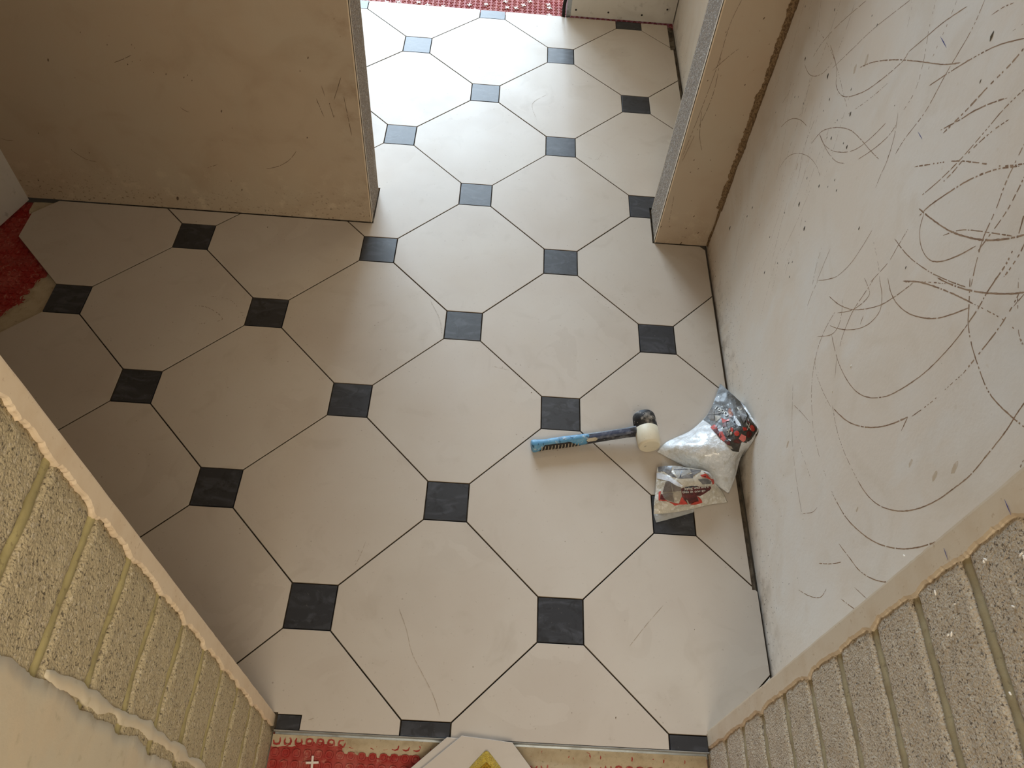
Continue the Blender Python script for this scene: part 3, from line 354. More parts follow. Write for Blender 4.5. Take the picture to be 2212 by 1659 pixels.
def tile_mesh(name, poly, m, cx, cy, uncut):
    res = []
    bm = bmesh.new(); bm.faces.new([bm.verts.new((x, y, 0)) for x, y in poly])
    if not uncut:
        for n in NOTCH: cut_notch(bm, n)
        if not bm.faces: bm.free(); return res
    isl = islands(bm)
    areas = [sum(f.calc_area() for f in i) for i in isl]
    loops = []
    for i, a in zip(isl, areas):
        if a < .0004: continue
        b2 = bmesh.new(); mp = {}
        for f in i: b2.faces.new([mp.setdefault(v, None) or mp.__setitem__(v, b2.verts.new(v.co)) or mp[v] for v in f.verts])
        bmesh.ops.dissolve_faces(b2, faces=b2.faces[:])
        bmesh.ops.dissolve_limit(b2, angle_limit=.01, verts=b2.verts[:], edges=b2.edges[:])
        loops.append(b2)
    bm.free()
    for b2 in loops:
        for f in b2.faces:
            if f.normal.z < 0: f.normal_flip()
        r = bmesh.ops.extrude_face_region(b2, geom=b2.faces[:])
        low = [g for g in r['geom'] if isinstance(g, bmesh.types.BMVert)]
        for v in low: v.co.z = -TH
        for v in b2.verts: v.co.x -= cx; v.co.y -= cy
        bmesh.ops.recalc_face_normals(b2, faces=b2.faces[:])
        top = [e for e in b2.edges if all(abs(v.co.z) < 1e-6 for v in e.verts) and len(e.link_faces) == 2]
        bmesh.ops.bevel(b2, geom=top, offset=.0006, segments=1, affect='EDGES')
        me = bpy.data.meshes.new(name); 
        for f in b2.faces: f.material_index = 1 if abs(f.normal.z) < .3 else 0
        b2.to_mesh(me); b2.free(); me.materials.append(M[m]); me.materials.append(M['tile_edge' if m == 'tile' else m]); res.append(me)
    return res
shared = {}
def lay(name, kind, k, l, m):
    cx, cy = k * H, l * H
    poly = octagon(cx, cy) if kind == 'o' else square(cx, cy)
    whole = list(poly)
    for a, b, c in limits(cx, cy): poly = clip(poly, a, b, c)
    if len(poly) < 3: return
    xs = [p[0] for p in poly]; ys = [p[1] for p in poly]
    uncut = poly == whole and all(max(xs) <= n[0] or min(xs) >= n[1] or max(ys) <= n[2] or min(ys) >= n[3] for n in NOTCH)
    if uncut:
        if kind not in shared: shared[kind] = tile_mesh(name, poly, m, cx, cy, True)
        ms = shared[kind]
    else: ms = tile_mesh(name, poly, m, cx, cy, False)
    for me in ms:
        o = bpy.data.objects.new(name, me); C.objects.link(o); o.parent = floor
        o.location = (cx, cy, random.uniform(-.0004, .0004))
for l in range(-4, 9):
    for k in range(-7, 4):
        x, y = k * H, l * H
        if (k + l) % 2:
            if y < .75 and (k < -5 or x < -1.6): 
                if not (k == -6 and l <= -1): continue
            if y > .75 and k < -4: continue
            if y < -.9 and (x < -.75): continue
            lay('octagon_tile', 'o', k, l, 'tile')
        else:
            if k <= -6 or (y > .75 and k < -4): continue
            if l <= -3 and k < -2: continue
            lay('square_tile', 's', k, l, 'slate')
# the last dark square in the corner under the left foreground jamb (a cut piece beside the metal strip)
obj('square_tile', boxbm(-.5905, -.5432, -.8262, -.7985, -TH, .0002), 'slate', floor)
# tile bed seen in joints and gaps
bed = bmesh.new()
box(bed, -1.44, .47, -.826, .70, -.0215, -.0125); box(bed, -1.2, .47, .70, 1.986, -.0215, -.0125)
obj('tile_bed', bed, 'bed', floor)

def stud_mesh(x0, x1, y0, y1, z, pitch=.0222, rot=0, hgt=.0042, r=.0088, skip=None, sqr=1):
    """matting: base sheet with a grid of raised rounded studs, each with a dished top"""
    bm = bmesh.new()
    v = [bm.verts.new(p) for p in ((x0, y0, z), (x1, y0, z), (x1, y1, z), (x0, y1, z))]; bm.faces.new(v)
    ny = int((y1 - y0) / pitch); nx = int((x1 - x0) / pitch)
    for j in range(ny):
        for i in range(nx):
            cx = x0 + (i + .5) * pitch; cy = y0 + (j + .5) * pitch
            if skip and skip(cx, cy): continue
            prof = [(r, 0), (r * .92, hgt), (r * .62, hgt), (r * .5, hgt - .0022)]
            rings = []
            for rr, hh in prof:
                ring = []
                for q in range(8):
                    a = q * math.pi / 4
                    sq = 1 + .10 * sqr * (abs(math.cos(a) * math.sin(a)) > .3) + .05 * nz(cx * 90, cy * 90, q)
                    ring.append(bm.verts.new((cx + rr * sq * math.cos(a), cy + rr * sq * math.sin(a), z + hh)))
                rings.append(ring)
            for a, b in zip(rings, rings[1:]):
                for q in range(8): bm.faces.new((a[q], a[(q + 1) % 8], b[(q + 1) % 8], b[q]))
            bm.faces.new(rings[-1])
    return bm
o = obj('matting', stud_mesh(-.5975, .3125, -1.30, -.8295, -.0205), 'mat_red', floor, recalc=False)
o = obj('matting', stud_mesh(-1.45, .5, 1.990, 2.7, -.0205), 'mat_red', floor, recalc=False)
o = obj('matting', stud_mesh(-2.0, -1.36, -.30, .683, -.0205, skip=lambda x, y: x > -1.44 and (y < .12 or y > .45)), 'mat_red', floor, recalc=False)

def adhesive(name, x0, x1, y0, y1, step, fz):
    bm = bmesh.new(); nx = int((x1 - x0) / step); ny = int((y1 - y0) / step)
    V = [[bm.verts.new((x0 + i * step, y0 + j * step, fz(x0 + i * step, y0 + j * step))) for i in range(nx + 1)] for j in range(ny + 1)]
    for j in range(ny):
        for i in range(nx):
            q = (V[j][i], V[j][i + 1], V[j + 1][i + 1], V[j + 1][i])
            if max(v.co.z for v in q) > -.0215: bm.faces.new(q)
    bmesh.ops.delete(bm, geom=[v for v in bm.verts if not v.link_faces], context='VERTS')
    return obj(name, bm, 'adhesive', floor, smooth=True)
def near_z(x, y):
    d = -.8295 - y                                       # distance from the strip
    lim = .036 + .012 * nz(x * 9, 3) + .022 * max(0, min(1, (x + .33) / .12)) - .012 * max(0, min(1, (x - .02) / .1))
    if x < -.45: lim -= .008
    f = (lim - d) / .014
    base = -.0222 + .0046 * max(-1, min(1.35, f))
    u = ((x + .5975) / .0222) % 1 - .5; w = ((y + 1.30) / .0222) % 1 - .5
    rr = math.hypot(u, w)
    base += .0016 * max(0, 1 - rr / .42) * (1 if f > .6 else .2)
    return base + .0012 * fbm(x * 60, y * 60) - (.0012 if math.hypot(u - .3, w) < .16 and nz(x * 40, y * 40, 2) > .1 else 0)
adhesive('adhesive', -.5965, .3125, -.905, -.8295, .0036, near_z)
def left_z(x, y):
    # smear next to the first laid tiles
    e = -1.525 - .36 * (.40 - y) + .018 * nz(x * 20, y * 20) + .012 * nz(y * 60, 5)
    if y < .20: e = -1.60 + .03 * nz(y * 30, 1)
    if y < .150: e = -1.75
    f = (x - e) / .03
    top = .40 + .02 * nz(x * 15)
    f = min(f, (top - y) / .012)
    return -.0225 + .0098 * max(-1, min(1.1, f)) + .0008 * fbm(x * 50, y * 50)
adhesive('adhesive', -1.80, -1.46, .06, .43, .005, left_z)
ridge = adhesive('adhesive', -1.665, -1.55, .598, .682, .005, lambda x, y: -.0225 + .008 * max(-1, min(1.3, (y - .622 - .008 * nz(x * 40)) / .012)) + .001 * fbm(x * 60, y * 60))

# metal trim along the tile edge
bm = bmesh.new(); box(bm, -.5935, .3135, -.8295, -.8275, -.019, .0006); box(bm, -.5935, .3135, -.838, -.8293, -.0195, -.0185)
t = struct('trim_1', bm, 'alu')

# ---------------------------------------------------------------- walls
ZT = 2.4
# right-hand plastered wall
wr = struct('wall_right', boxbm(.4745, .62, -.80, 8.6, -.012, 5.8), 'plaster_pink')
# back partition: left run, with its sawn end, and the short nib opposite
def partition(name, x0, x1, m, endx, sgn):
    root = struct(name, boxbm(x0, x1, .6885, .826, .0008, ZT), 'block_end')
    obj('plaster_coat', boxbm(x0, x1 - (.0 if sgn > 0 else 0), .6825, .6885, .0008, ZT), m, root)
    obj('plaster_coat', boxbm(x0, x1, .826, .832, .0008, ZT), m, root)
    bm = bmesh.new()                                    # pale arris bead on the front corner
    xa, xb = (endx - .0035, endx + .0016) if sgn > 0 else (endx - .0016, endx + .0035)
    box(bm, xa, xb, .6815, .6835, .0008, ZT)
    box(bm, endx - (.0016 if sgn < 0 else -.0002), endx + (.0016 if sgn > 0 else -.0002), .6815, .692, .0008, ZT)
    obj('edge_bead', bm, 'coat', root)
    return root
wb = partition('wall_back_left', -4.7, -.602, 'plaster_shade', -.602, 1)
wn = partition('wall_back_right', .3025, .4740, 'plaster_nib', .3025, -1)
obj('lintel', boxbm(-.602, .3025, .683, .832, 2.08, ZT), 'plaster_shade', wn)
# side wall at the far left corner: board standing slightly askew
bm = bmesh.new()
pts = [(-1.681, .6822), (-1.900, -.0), (-1.95, -.0), (-1.731, .6822)]
lo = [bm.verts.new((x, y, -.009)) for x, y in pts]; hi = [bm.verts.new((x, y, ZT)) for x, y in pts]
bm.faces.new(lo); bm.faces.new(hi)
for i in range(4): bm.faces.new((lo[i], lo[(i + 1) % 4], hi[(i + 1) % 4], hi[i]))
box(bm, -1.97, -1.90, -.80, 0, -.009, ZT)
struct('wall_left', bm, 'plaster_white')
# far wall with its opening
wf = struct('wall_far', boxbm(.040, .4700, 1.992, 2.10, .003, ZT), 'plaster_white')
bm = bmesh.new()
box(bm, .022, .040, 1.9915, 1.9935, -.004, ZT); box(bm, .022, .0240, 1.9935, 2.09, -.004, ZT); box(bm, .022, .03, 1.9890, 1.9915, -.004, ZT)
obj('metal_stud', bm, 'steel', wf)
bm = bmesh.new()
pts = spline([(.012, 1.998, -.012), (.010, 1.994, .05), (.018, 2.0, .12), (.008, 2.01, .3)], 16)
loft(bm, [[(p.x + .007 * math.cos(a * math.pi / 4), p.y + .007 * math.sin(a * math.pi / 4), p.z) for a in range(8)] for p in pts])
obj('black_sleeve', bm, 'dark', wf, smooth=True)
bm = bmesh.new()
for x, z in ((.060, .030), (.195, .030), (.335, .030), (.435, .062)):
    bmesh.ops.create_cone(bm, cap_ends=True, segments=10, radius1=.0045, radius2=.003, depth=.002,
                          matrix=Matrix.Translation((x, 1.9915, z)) @ Matrix.Rotation(math.pi / 2, 4, 'X'))
o = obj('screw_heads', bm, 'dark', wf); o['kind'] = 'stuff'
bm = bmesh.new(); box(bm, -4.7, -1.60, 1.992, 2.10, 0, ZT)
struct('wall_far_left', bm, 'plaster_white')
obj('lintel', boxbm(-1.60, .022, 1.992, 2.10, 2.1, ZT), 'plaster_white', wf)
bm = bmesh.new()                                        # unseen room beyond, its height and window opening enlarged to spread the daylight
ZF = 5.8
box(bm, -4.7, -4.15, 8.5, 8.6, -.02, ZF); box(bm, .12, .47, 8.5, 8.6, -.02, ZF); box(bm, -4.15, .12, 8.5, 8.6, -.02, .95); box(bm, -4.15, .12, 8.5, 8.6, 5.25, ZF)
box(bm, -4.8, -4.7, .83, 8.6, -.02, ZF)
struct('wall_window', bm, 'plaster_white')
bm = bmesh.new(); box(bm, -3.6, .62, -.80, 2.10, ZT, ZT + .05); box(bm, -4.8, .62, 2.10, 8.6, ZF, ZF + .05); box(bm, -4.8, .62, 2.05, 2.10, ZT + .05, ZF)
struct('ceiling', bm, 'ceiling')

# ---------------------------------------------------------------- block walls either side of the near opening
def ragged_coat(name, root, x, sgn, y_out, y_in, zs, seed, joints, amp=.0028, nd=.007, m='coat', flip=1, ztop=1.45, fq=38):
    """plaster coat seen edge-on on the jamb: straight outer arris, ragged inner edge dripping into the joints"""
    bm = bmesh.new(); n = int((ztop + .02) / .004); cols = []
    for i in range(n + 1):
        z = -.010 + i * .004
        r = y_in + amp * fbm(z * fq, seed) + min(amp, .003) * .7 * nz(z * 190, seed)
        for zj in joints:
            d = abs(z - zj - .004)
            if d < .02: r -= flip * nd * (1 - d / .02) ** .8 * (.75 + 1.1 * nz(zj * 7.7, seed))
        w = .0008 * nz(z * 20, seed + 4) + (.0012 * nz(z * 70, seed) if nz(z * 9, seed) > .3 else 0)
        yo = y_out + w
        cols.append([bm.verts.new(p) for p in ((x - sgn * .03, yo, z), (x + sgn * .0022, yo, z), (x + sgn * .0026, yo * .92 + r * .08, z),
                     (x + sgn * .0026, yo * .12 + r * .88, z), (x + sgn * .0012, r + flip * .0008, z), (x - sgn * .006, r, z), (x - sgn * .03, r, z))])
    for a, b in zip(cols, cols[1:]):
        for i in range(6): bm.faces.new((a[i], a[i + 1], b[i + 1], b[i]))
    return obj(name, bm, m, root, smooth=m == 'coat_fill')
def block_wall(name, x, sgn, y_face, y_end, joints, m_block, m_mortar, seed, ztop, depth_to):
    """sgn +1: jamb faces +x"""
    xb = x - sgn * .03
    root = struct(name, boxbm(min(xb, depth_to), max(xb, depth_to), y_end + .004, y_face - .003, -.0205, ZT), 'coat')
    zz = [-.03] + list(joints) + [joints[-1] + .1125]
    for c in range(len(zz) - 1):
        z0 = zz[c] + (.0085 if c else 0); z1 = zz[c + 1] - .0085
        bm = bmesh.new(); ny, nzq = 44, 18
        y0, y1 = y_end + .002, y_face - .021
        V = []
        for j in range(nzq + 1):
            row = []
            for i in range(ny + 1):
                u, w = i / ny, j / nzq
                y = y0 + (y1 - y0) * u; z = z0 + (z1 - z0) * w
                e = min(u * ny, (1 - u) * ny, w * nzq, (1 - w) * nzq)
                dx = .0016 * fbm(y * 60, z * 60, seed + c) + .0012 * nz(y * 240, z * 240, seed)
                if e < 1: dx -= .0025 + .002 * abs(nz(y * 90, z * 90, c))
                zz_ = z + (.0022 * nz(y * 50, seed + c + (9 if w > .5 else 0)) if w in (0, 1) else 0)
                row.append(bm.verts.new((x + sgn * dx, y, zz_)))
            V.append(row)
        for j in range(nzq):
            for i in range(ny): bm.faces.new((V[j][i], V[j][i + 1], V[j + 1][i + 1], V[j + 1][i]))
        back = {}
        rim = [V[0][i] for i in range(ny + 1)] + [V[j][ny] for j in range(1, nzq + 1)] + [V[nzq][i] for i in range(ny - 1, -1, -1)] + [V[j][0] for j in range(nzq - 1, 0, -1)]
        bk = [bm.verts.new((xb - sgn * .001, v.co.y, v.co.z)) for v in rim]
        for i in range(len(rim)): bm.faces.new((rim[i], rim[(i + 1) % len(rim)], bk[(i + 1) % len(rim)], bk[i]))
        bm.faces.new(bk)
        obj('concrete_block', bm, m_block, root, smooth=True)
    for c, zj in enumerate(joints):
        bm = bmesh.new(); n = 60; rings = []
        for i in range(n + 1):
            y = y_end + .002 + (y_face - .020 - y_end) * i / n
            h = .0098 + .0022 * nz(y * 26, zj * 9, seed)
            p = -.0022 + .0024 * nz(y * 18, zj * 5, seed + 2) + .0012 * fbm(y * 70, zj, seed)
            zc = zj + .0016 * nz(y * 15, zj, seed)
            rings.append([(x + sgn * (p - .004), y, zc - h), (x + sgn * p, y, zc - h * .55), (x + sgn * (p + .0008), y, zc), (x + sgn * p, y, zc + h * .55), (x + sgn * (p - .004), y, zc + h), (xb, y, zc + h), (xb, y, zc - h)])
        loft(bm, rings)
        obj('mortar_joint', bm, m_mortar, root, smooth=True)
    return root
JL = [.075 + .1135 * k for k in range(13)]
JR = [.109 + .112 * k for k in range(12)]
wl = block_wall('wall_front_left', -.600, 1, -.797, -1.12, JL, 'block_left', 'mortar', 3, 1.6, -1.95)
wrr = block_wall('wall_front_right', .3155, -1, -.7865, -1.20, JR, 'block_right', 'mortar_grey', 11, 1.6, .62)
ragged_coat('plaster_coat', wl, -.600, 1, -.797, -.8205, None, 2, JL)
ragged_coat('plaster_coat', wrr, .3155, -1, -.7865, -.8205, None, 8, JR, nd=.008, m='coat_grey')
ragged_coat('plaster_coat', wl, -.600, 1, -1.121, -.986, None, 21, JL, amp=.012, nd=-.004, m='coat_fill', flip=-1, fq=9)
# smear of filler across the joints on the left jamb
bm = bmesh.new(); rings = []
for i in range(90):
    z = .30 + i * .0075
    y = -.968 + .006 * fbm(z * 14, 3) - .014 * max(0, (z - .7) / .3)
    h = .008 + .007 * fbm(z * 16, 7)
    if nz(z * 11, 5) < -.28: h *= .3
    rings.append([(-.603, y - h, z), (-.5985, y - h * .8, z), (-.598, y, z), (-.5985, y + h * .8, z), (-.603, y + h, z)])
loft(bm, rings); obj('filler_smear', bm, 'coat_fill', wl, smooth=True)
# flecks of white plaster on the right jamb
bm = bmesh.new()
for y, z, l, a in FLECK:
    r = Matrix.Translation((.3135, y, z)) @ Matrix.Rotation(a, 4, 'X')
    bmesh.ops.create_icosphere(bm, subdivisions=1, radius=1, matrix=r @ Matrix.Diagonal((.0012, l, l * .38, 1)))
o = obj('plaster_fleck', bm, 'crumb', wrr); o['kind'] = 'stuff'

# ---------------------------------------------------------------- marks on the walls (thin raised geometry)
def ribbon(bm, P, n, width, dash, proud, seed, plane):
    """dashed ribbon on a wall plane; plane(a, b, off) -> point"""
    L = sum((Vector(P[i + 1]) - Vector(P[i])).length for i in range(len(P) - 1))
    st = max(6, int(L / .0035)); pts = spline(P, st)
    prev = None
    for i, p in enumerate(pts):
        q = pts[min(i + 1, st)] - pts[max(i - 1, 0)]
        if q.length == 0: q = Vector((1, 0))
        q.normalize(); nn = Vector((-q.y, q.x))
        on = (nz(i * .95, seed) * .75 + .5) < dash - .08 + .2 * nz(i * .09, seed + 3)
        edge = min(1, (i + 1) / 4, (st - i + 1) / 4)
        w = width * .5 * (.55 + .65 * abs(nz(i * .31, seed + 1))) * edge
        c = p + nn * (.0004 * nz(i * .5, seed + 2))
        cur = (bm.verts.new(plane(*(c + nn * w), proud)), bm.verts.new(plane(*c, proud * 1.5)), bm.verts.new(plane(*(c - nn * w), proud)))
        if prev and on:
            bm.faces.new((prev[0], cur[0], cur[1], prev[1])); bm.faces.new((prev[1], cur[1], cur[2], prev[2]))
        prev = cur
def finish(bm):
    bmesh.ops.delete(bm, geom=[v for v in bm.verts if not v.link_faces], context='VERTS')
pr = lambda a, b, o: (.4745 - o, a, b)
pf = lambda a, b, o: (a, .6825 - o, b)
bm = bmesh.new()
for i, (P, w, d) in enumerate(SCRATCH): ribbon(bm, P, 0, w * .0015, d, .00012, i * 7.3, pr)
rs = random.Random(21)
for i in range(46):                                      # many faint near-vertical scrapes towards the corner
    y0 = rs.uniform(.12, .64); z0 = rs.uniform(.12, .85); l = rs.uniform(.05, .22); a = rs.gauss(.35, .22)
    P = [(y0, z0), (y0 + l * .5 * math.sin(a) + rs.uniform(-.006, .006), z0 + l * .5 * math.cos(a)), (y0 + l * math.sin(a), z0 + l * math.cos(a))]
    if P[2][0] < .66: ribbon(bm, P, 0, rs.uniform(.0006, .0011), rs.uniform(.45, .75), .00012, 400 + i * 3.3, pr)
finish(bm); o = obj('scuff_marks', bm, 'scuff', wr, recalc=False); o['kind'] = 'stuff'
bm = bmesh.new()
for P in BLUE: ribbon(bm, P, 0, .0024, 1, .0003, 3, pr)
finish(bm); obj('pen_mark', bm, 'ink', wr, recalc=False)
pj = lambda a, b, o: (.3155 - .0036 - o, a, b)
bm = bmesh.new()
for P in BLUEJ: ribbon(bm, P, 0, .0024, 1, .0004, 5, pj)
finish(bm); obj('pen_mark', bm, 'ink', wrr, recalc=False)
def blobs(data, plane, seed, elong=1.5):
    bm = bmesh.new()
    for i, (a, b, r) in enumerate(data):
        n = 9; ph = nz(i, seed) * .8 + 1.2; el = elong * (1 + .4 * nz(i * 3.1, seed))
        c = bm.verts.new(plane(a, b, r * .35)); ring = []
        for k in range(n):
            t = 2 * math.pi * k / n; rr = r * (.7 + .3 * nz(i * 2.7, k * .9, seed))
            u, v = rr * math.cos(t) * el, rr * math.sin(t) * .62
            ring.append(bm.verts.new(plane(a + u * math.cos(ph) - v * math.sin(ph), b + u * math.sin(ph) + v * math.cos(ph), .0001)))
        for k in range(n): bm.faces.new((c, ring[k], ring[(k + 1) % n]))
    return bm
o = obj('splash_marks', blobs([(a, b, r * 2.6) for a, b, r in SPLAT], pr, 2), 'splat', wr, recalc=False); o['kind'] = 'stuff'
o = obj('plaster_crumbs', blobs([(a, b, r * 1.9) for a, b, r in CRUMB], lambda a, b, o: pr(a, b, o * .9), 6, 1.3), 'crumb', wr, recalc=False); o['kind'] = 'stuff'
o = obj('tan_stains', blobs(TANSTAIN, lambda a, b, o: pr(a, b, .00012), 17, 1.5), 'tan', wr, recalc=False); o['kind'] = 'stuff'
rnd = random.Random(5)
fine = [(rnd.uniform(-.55, .35), abs(rnd.gauss(0, .09)) + .012, rnd.uniform(.0008, .0018)) for _ in range(150)]
o = obj('splash_marks', blobs([f for f in fine], pr, 9), 'splat', wr, recalc=False); o['kind'] = 'stuff'
fine = [(rnd.uniform(-.35, .5), rnd.gauss(.15, .035) , rnd.uniform(.0008, .0022)) for _ in range(110)]
o = obj('plaster_crumbs', blobs(fine, lambda a, b, o: pr(a, b, o * .9), 12, 1.6), 'crumb', wr, recalc=False); o['kind'] = 'stuff'
o = obj('splash_marks', blobs([(a, b, r * 1.7) for a, b, r in NIBSPLAT], pf, 4), 'splat_brown', wn, recalc=False); o['kind'] = 'stuff'
bm = bmesh.new()
for i, P in enumerate(NIBSCR): ribbon(bm, P, 0, .0014, .8, .0003, i * 5.1, pf)
finish(bm); o = obj('scuff_marks', bm, 'splat_brown', wn, recalc=False); o['kind'] = 'stuff'
o = obj('splash_marks', blobs([(a, b, r * 1.5) for a, b, r in PARTSPLAT], pf, 5), 'splat_brown', wb, recalc=False); o['kind'] = 'stuff'
bm = bmesh.new()
for i, P in enumerate(PARTSCR): ribbon(bm, P, 0, .002, .9, .0003, i * 5.1, pf)
finish(bm); o = obj('scuff_marks', bm, 'splat_brown', wb, recalc=False); o['kind'] = 'stuff'
pfl = lambda a, b, o: (a, b, .0005 + o)
o = obj('stain_spots', blobs(FSTAIN, pfl, 14, 1.2), 'splat_brown', floor, recalc=False); o['kind'] = 'stuff'
bm = bmesh.new()
for i, (P, w, d) in enumerate(FVEIN): ribbon(bm, P, 0, w * .001, d, .00006, i * 4.7, pfl)
finish(bm); o = obj('hairline_marks', bm, 'vein', floor, recalc=False); o['kind'] = 'stuff'
# sandy render left in the corner between the nib and the right wall
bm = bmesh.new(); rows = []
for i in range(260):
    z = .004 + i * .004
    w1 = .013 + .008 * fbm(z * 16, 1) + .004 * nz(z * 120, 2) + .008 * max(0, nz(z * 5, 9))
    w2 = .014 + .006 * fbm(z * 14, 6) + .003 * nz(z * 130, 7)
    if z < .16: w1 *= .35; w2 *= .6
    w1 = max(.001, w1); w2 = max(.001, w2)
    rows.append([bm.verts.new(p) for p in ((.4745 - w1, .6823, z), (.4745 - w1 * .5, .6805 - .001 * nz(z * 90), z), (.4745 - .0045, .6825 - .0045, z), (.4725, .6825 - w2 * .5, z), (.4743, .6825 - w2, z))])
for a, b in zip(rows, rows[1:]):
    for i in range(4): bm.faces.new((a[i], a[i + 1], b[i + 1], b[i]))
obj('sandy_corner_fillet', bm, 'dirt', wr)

# ---------------------------------------------------------------- rubber mallet
mal = tag(empty('rubber_mallet', (.2225, -.055, 0)), 'rubber mallet with black and white head and blue grip lying on the cream tiles', 'mallet')
def wl_(p): return Vector(p) - Vector((.2225, -.055, 0))
ax0, ax1 = Vector((.2175, -.006, .031)), Vector((.2290, -.1065, .031)); ax = (ax1 - ax0).normalized()
sx = ax.cross(Vector((0, 0, 1))).normalized(); sz = sx.cross(ax)
def head_part(name, t0, t1, prof, m):
    bm = bmesh.new(); rings = []
    for t, r in prof:
        c = ax0.lerp(ax1, t0 + (t1 - t0) * t)
        rings.append([wl_(c + sx * (r * math.cos(a * math.pi / 18)) + sz * (r * math.sin(a * math.pi / 18))) for a in range(36)])
    loft(bm, rings); return obj(name, bm, m, mal, smooth=False)
for nm, t0, t1, prof, m in (('black_face', 0, .47, [(0, .0225), (.05, .0265), (.14, .029), (.3, .0302), (1, .0308)], 'black'),
                            ('white_face', .47, 1, [(0, .0300), (.02, .0312), (.6, .0306), (.86, .0298), (.94, .0285), (1, .026)], 'white_rubber')):
    o = head_part(nm, t0, t1, prof, m)
    for p in o.data.polygons: p.use_smooth = len(p.vertices) == 4
pB, pM, pT = Vector((-.0775, -.1185, .0155)), Vector((.066, -.0865, .0175)), Vector((.2140, -.0560, .0300))
def section(c, d, ry, rz_, n=20, sq=2.0):
    s = d.cross(Vector((0, 0, 1))).normalized(); u = s.cross(d)
    out = []
    for k in range(n):
        a = 2 * math.pi * k / n; ca, sa = math.cos(a), math.sin(a)
        f = (abs(ca) ** sq + abs(sa) ** sq) ** (-1 / sq)
        out.append(wl_(c + s * (ry * ca * f) + u * (rz_ * sa * f)))
    return out
d1 = (pM - pB).normalized(); d2 = (pT - pM).normalized()
bm = bmesh.new()
loft(bm, [section(pM.lerp(pT, t), d2, ry, rr, 16, 3.2) for t, ry, rr in ((-.12, .0115, .0125), (0, .0125, .0135), (.3, .0115, .013), (.7, .0112, .0135), (.92, .0125, .015), (1.0, .0125, .015))])
obj('shaft', bm, 'shaft', mal, smooth=False)
def shaft_patch(t0, t1, a0, a1, off, taper, m, name):
    bm = bmesh.new(); rows = []
    for i in range(13):
        t = t0 + (t1 - t0) * i / 12; c = pM.lerp(pT, t)
        k = 1 - taper * max(0, (abs(i - 6) - 4) / 2) ** 1
        sec = section(c, d2, .0118 + off, .0133 + off, 72, 3.2)
        mid = (a0 + a1) / 2; hw = (a1 - a0) / 2 * k
        rows.append([bm.verts.new(sec[int(round((mid - hw + 2 * hw * q / 4) / 5)) % 72]) for q in range(5)])
    for a, b in zip(rows, rows[1:]):
        for q in range(4):
            if len({a[q], a[q + 1], b[q + 1], b[q]}) == 4:
                try: bm.faces.new((a[q], a[q + 1], b[q + 1], b[q]))
                except ValueError: pass
    return obj(name, bm, m, mal)
shaft_patch(.02, .88, 40, 110, .0006, .6, 'shaft_lite', 'shaft_inset')
shaft_patch(-.02, .18, 20, 60, .0010, .9, 'dust', 'grout_smear')
bm = bmesh.new()
gr = [(-.0, .0125, .0125), (.015, .0155, .0150), (.06, .0165, .0152), (.12, .0148, .0148), (.22, .0128, .014), (.4, .0136, .0145), (.6, .0142, .0148), (.8, .0135, .0148), (.93, .0128, .015), (1.0, .0125, .015), (1.08, .0105, .0135)]
loft(bm, [section(pB.lerp(pM, t), d1, a, b, 20, 2.3) for t, a, b in gr])
obj('grip', bm, 'grip', mal, smooth=True)
# dark ribbed inlay on the side of the grip that faces the room
def gr_at(t):
    for (t0, a0, b0), (t1, a1, b1) in zip(gr, gr[1:]):
        if t0 <= t <= t1: f = (t - t0) / (t1 - t0); return a0 + f * (a1 - a0), b0 + f * (b1 - b0)
    return gr[-1][1:]
def grip_pt(t, ang, off):
    a, b = gr_at(t); c = pB.lerp(pM, t)
    s = d1.cross(Vector((0, 0, 1))).normalized(); u = s.cross(d1); ca, sa = math.cos(ang), math.sin(ang)
    f = (abs(ca) ** 2.3 + abs(sa) ** 2.3) ** (-1 / 2.3)
    return wl_(c + s * ((a + off) * ca * f) + u * ((b + off) * sa * f))
bm = bmesh.new(); rows = []
for i in range(25):
    t = .13 + .75 * i / 24; k = min(1, (i + 1.2) / 4, (24 - i + .6) / 7)
    top = math.radians(-30 + 82 * k); bot = math.radians(-62)
    rows.append([bm.verts.new(grip_pt(t, bot + (top - bot) * q / 5, .0009)) for q in range(6)])
for a, b in zip(rows, rows[1:]):
    for q in range(5): bm.faces.new((a[q], a[q + 1], b[q + 1], b[q]))
inlay = obj('grip_inlay', bm, 'grip_black', mal, smooth=True)
for i in range(12):
    t = .16 + .66 * i / 11; bm = bmesh.new(); rows = []
    for q in range(7):
        ang = math.radians(-52 + (90 - 22 * max(0, (t - .7) / .2)) * q / 6)
        rows.append([bm.verts.new(grip_pt(t + dt + .010 * q / 6, ang, off)) for dt, off in ((-.0075, .0009), (-.003, .0019), (.003, .0019), (.0075, .0009))])
    for a, b in zip(rows, rows[1:]):
        for q in range(3): bm.faces.new((a[q], a[q + 1], b[q + 1], b[q]))
    obj('rib', bm, 'dust', inlay)

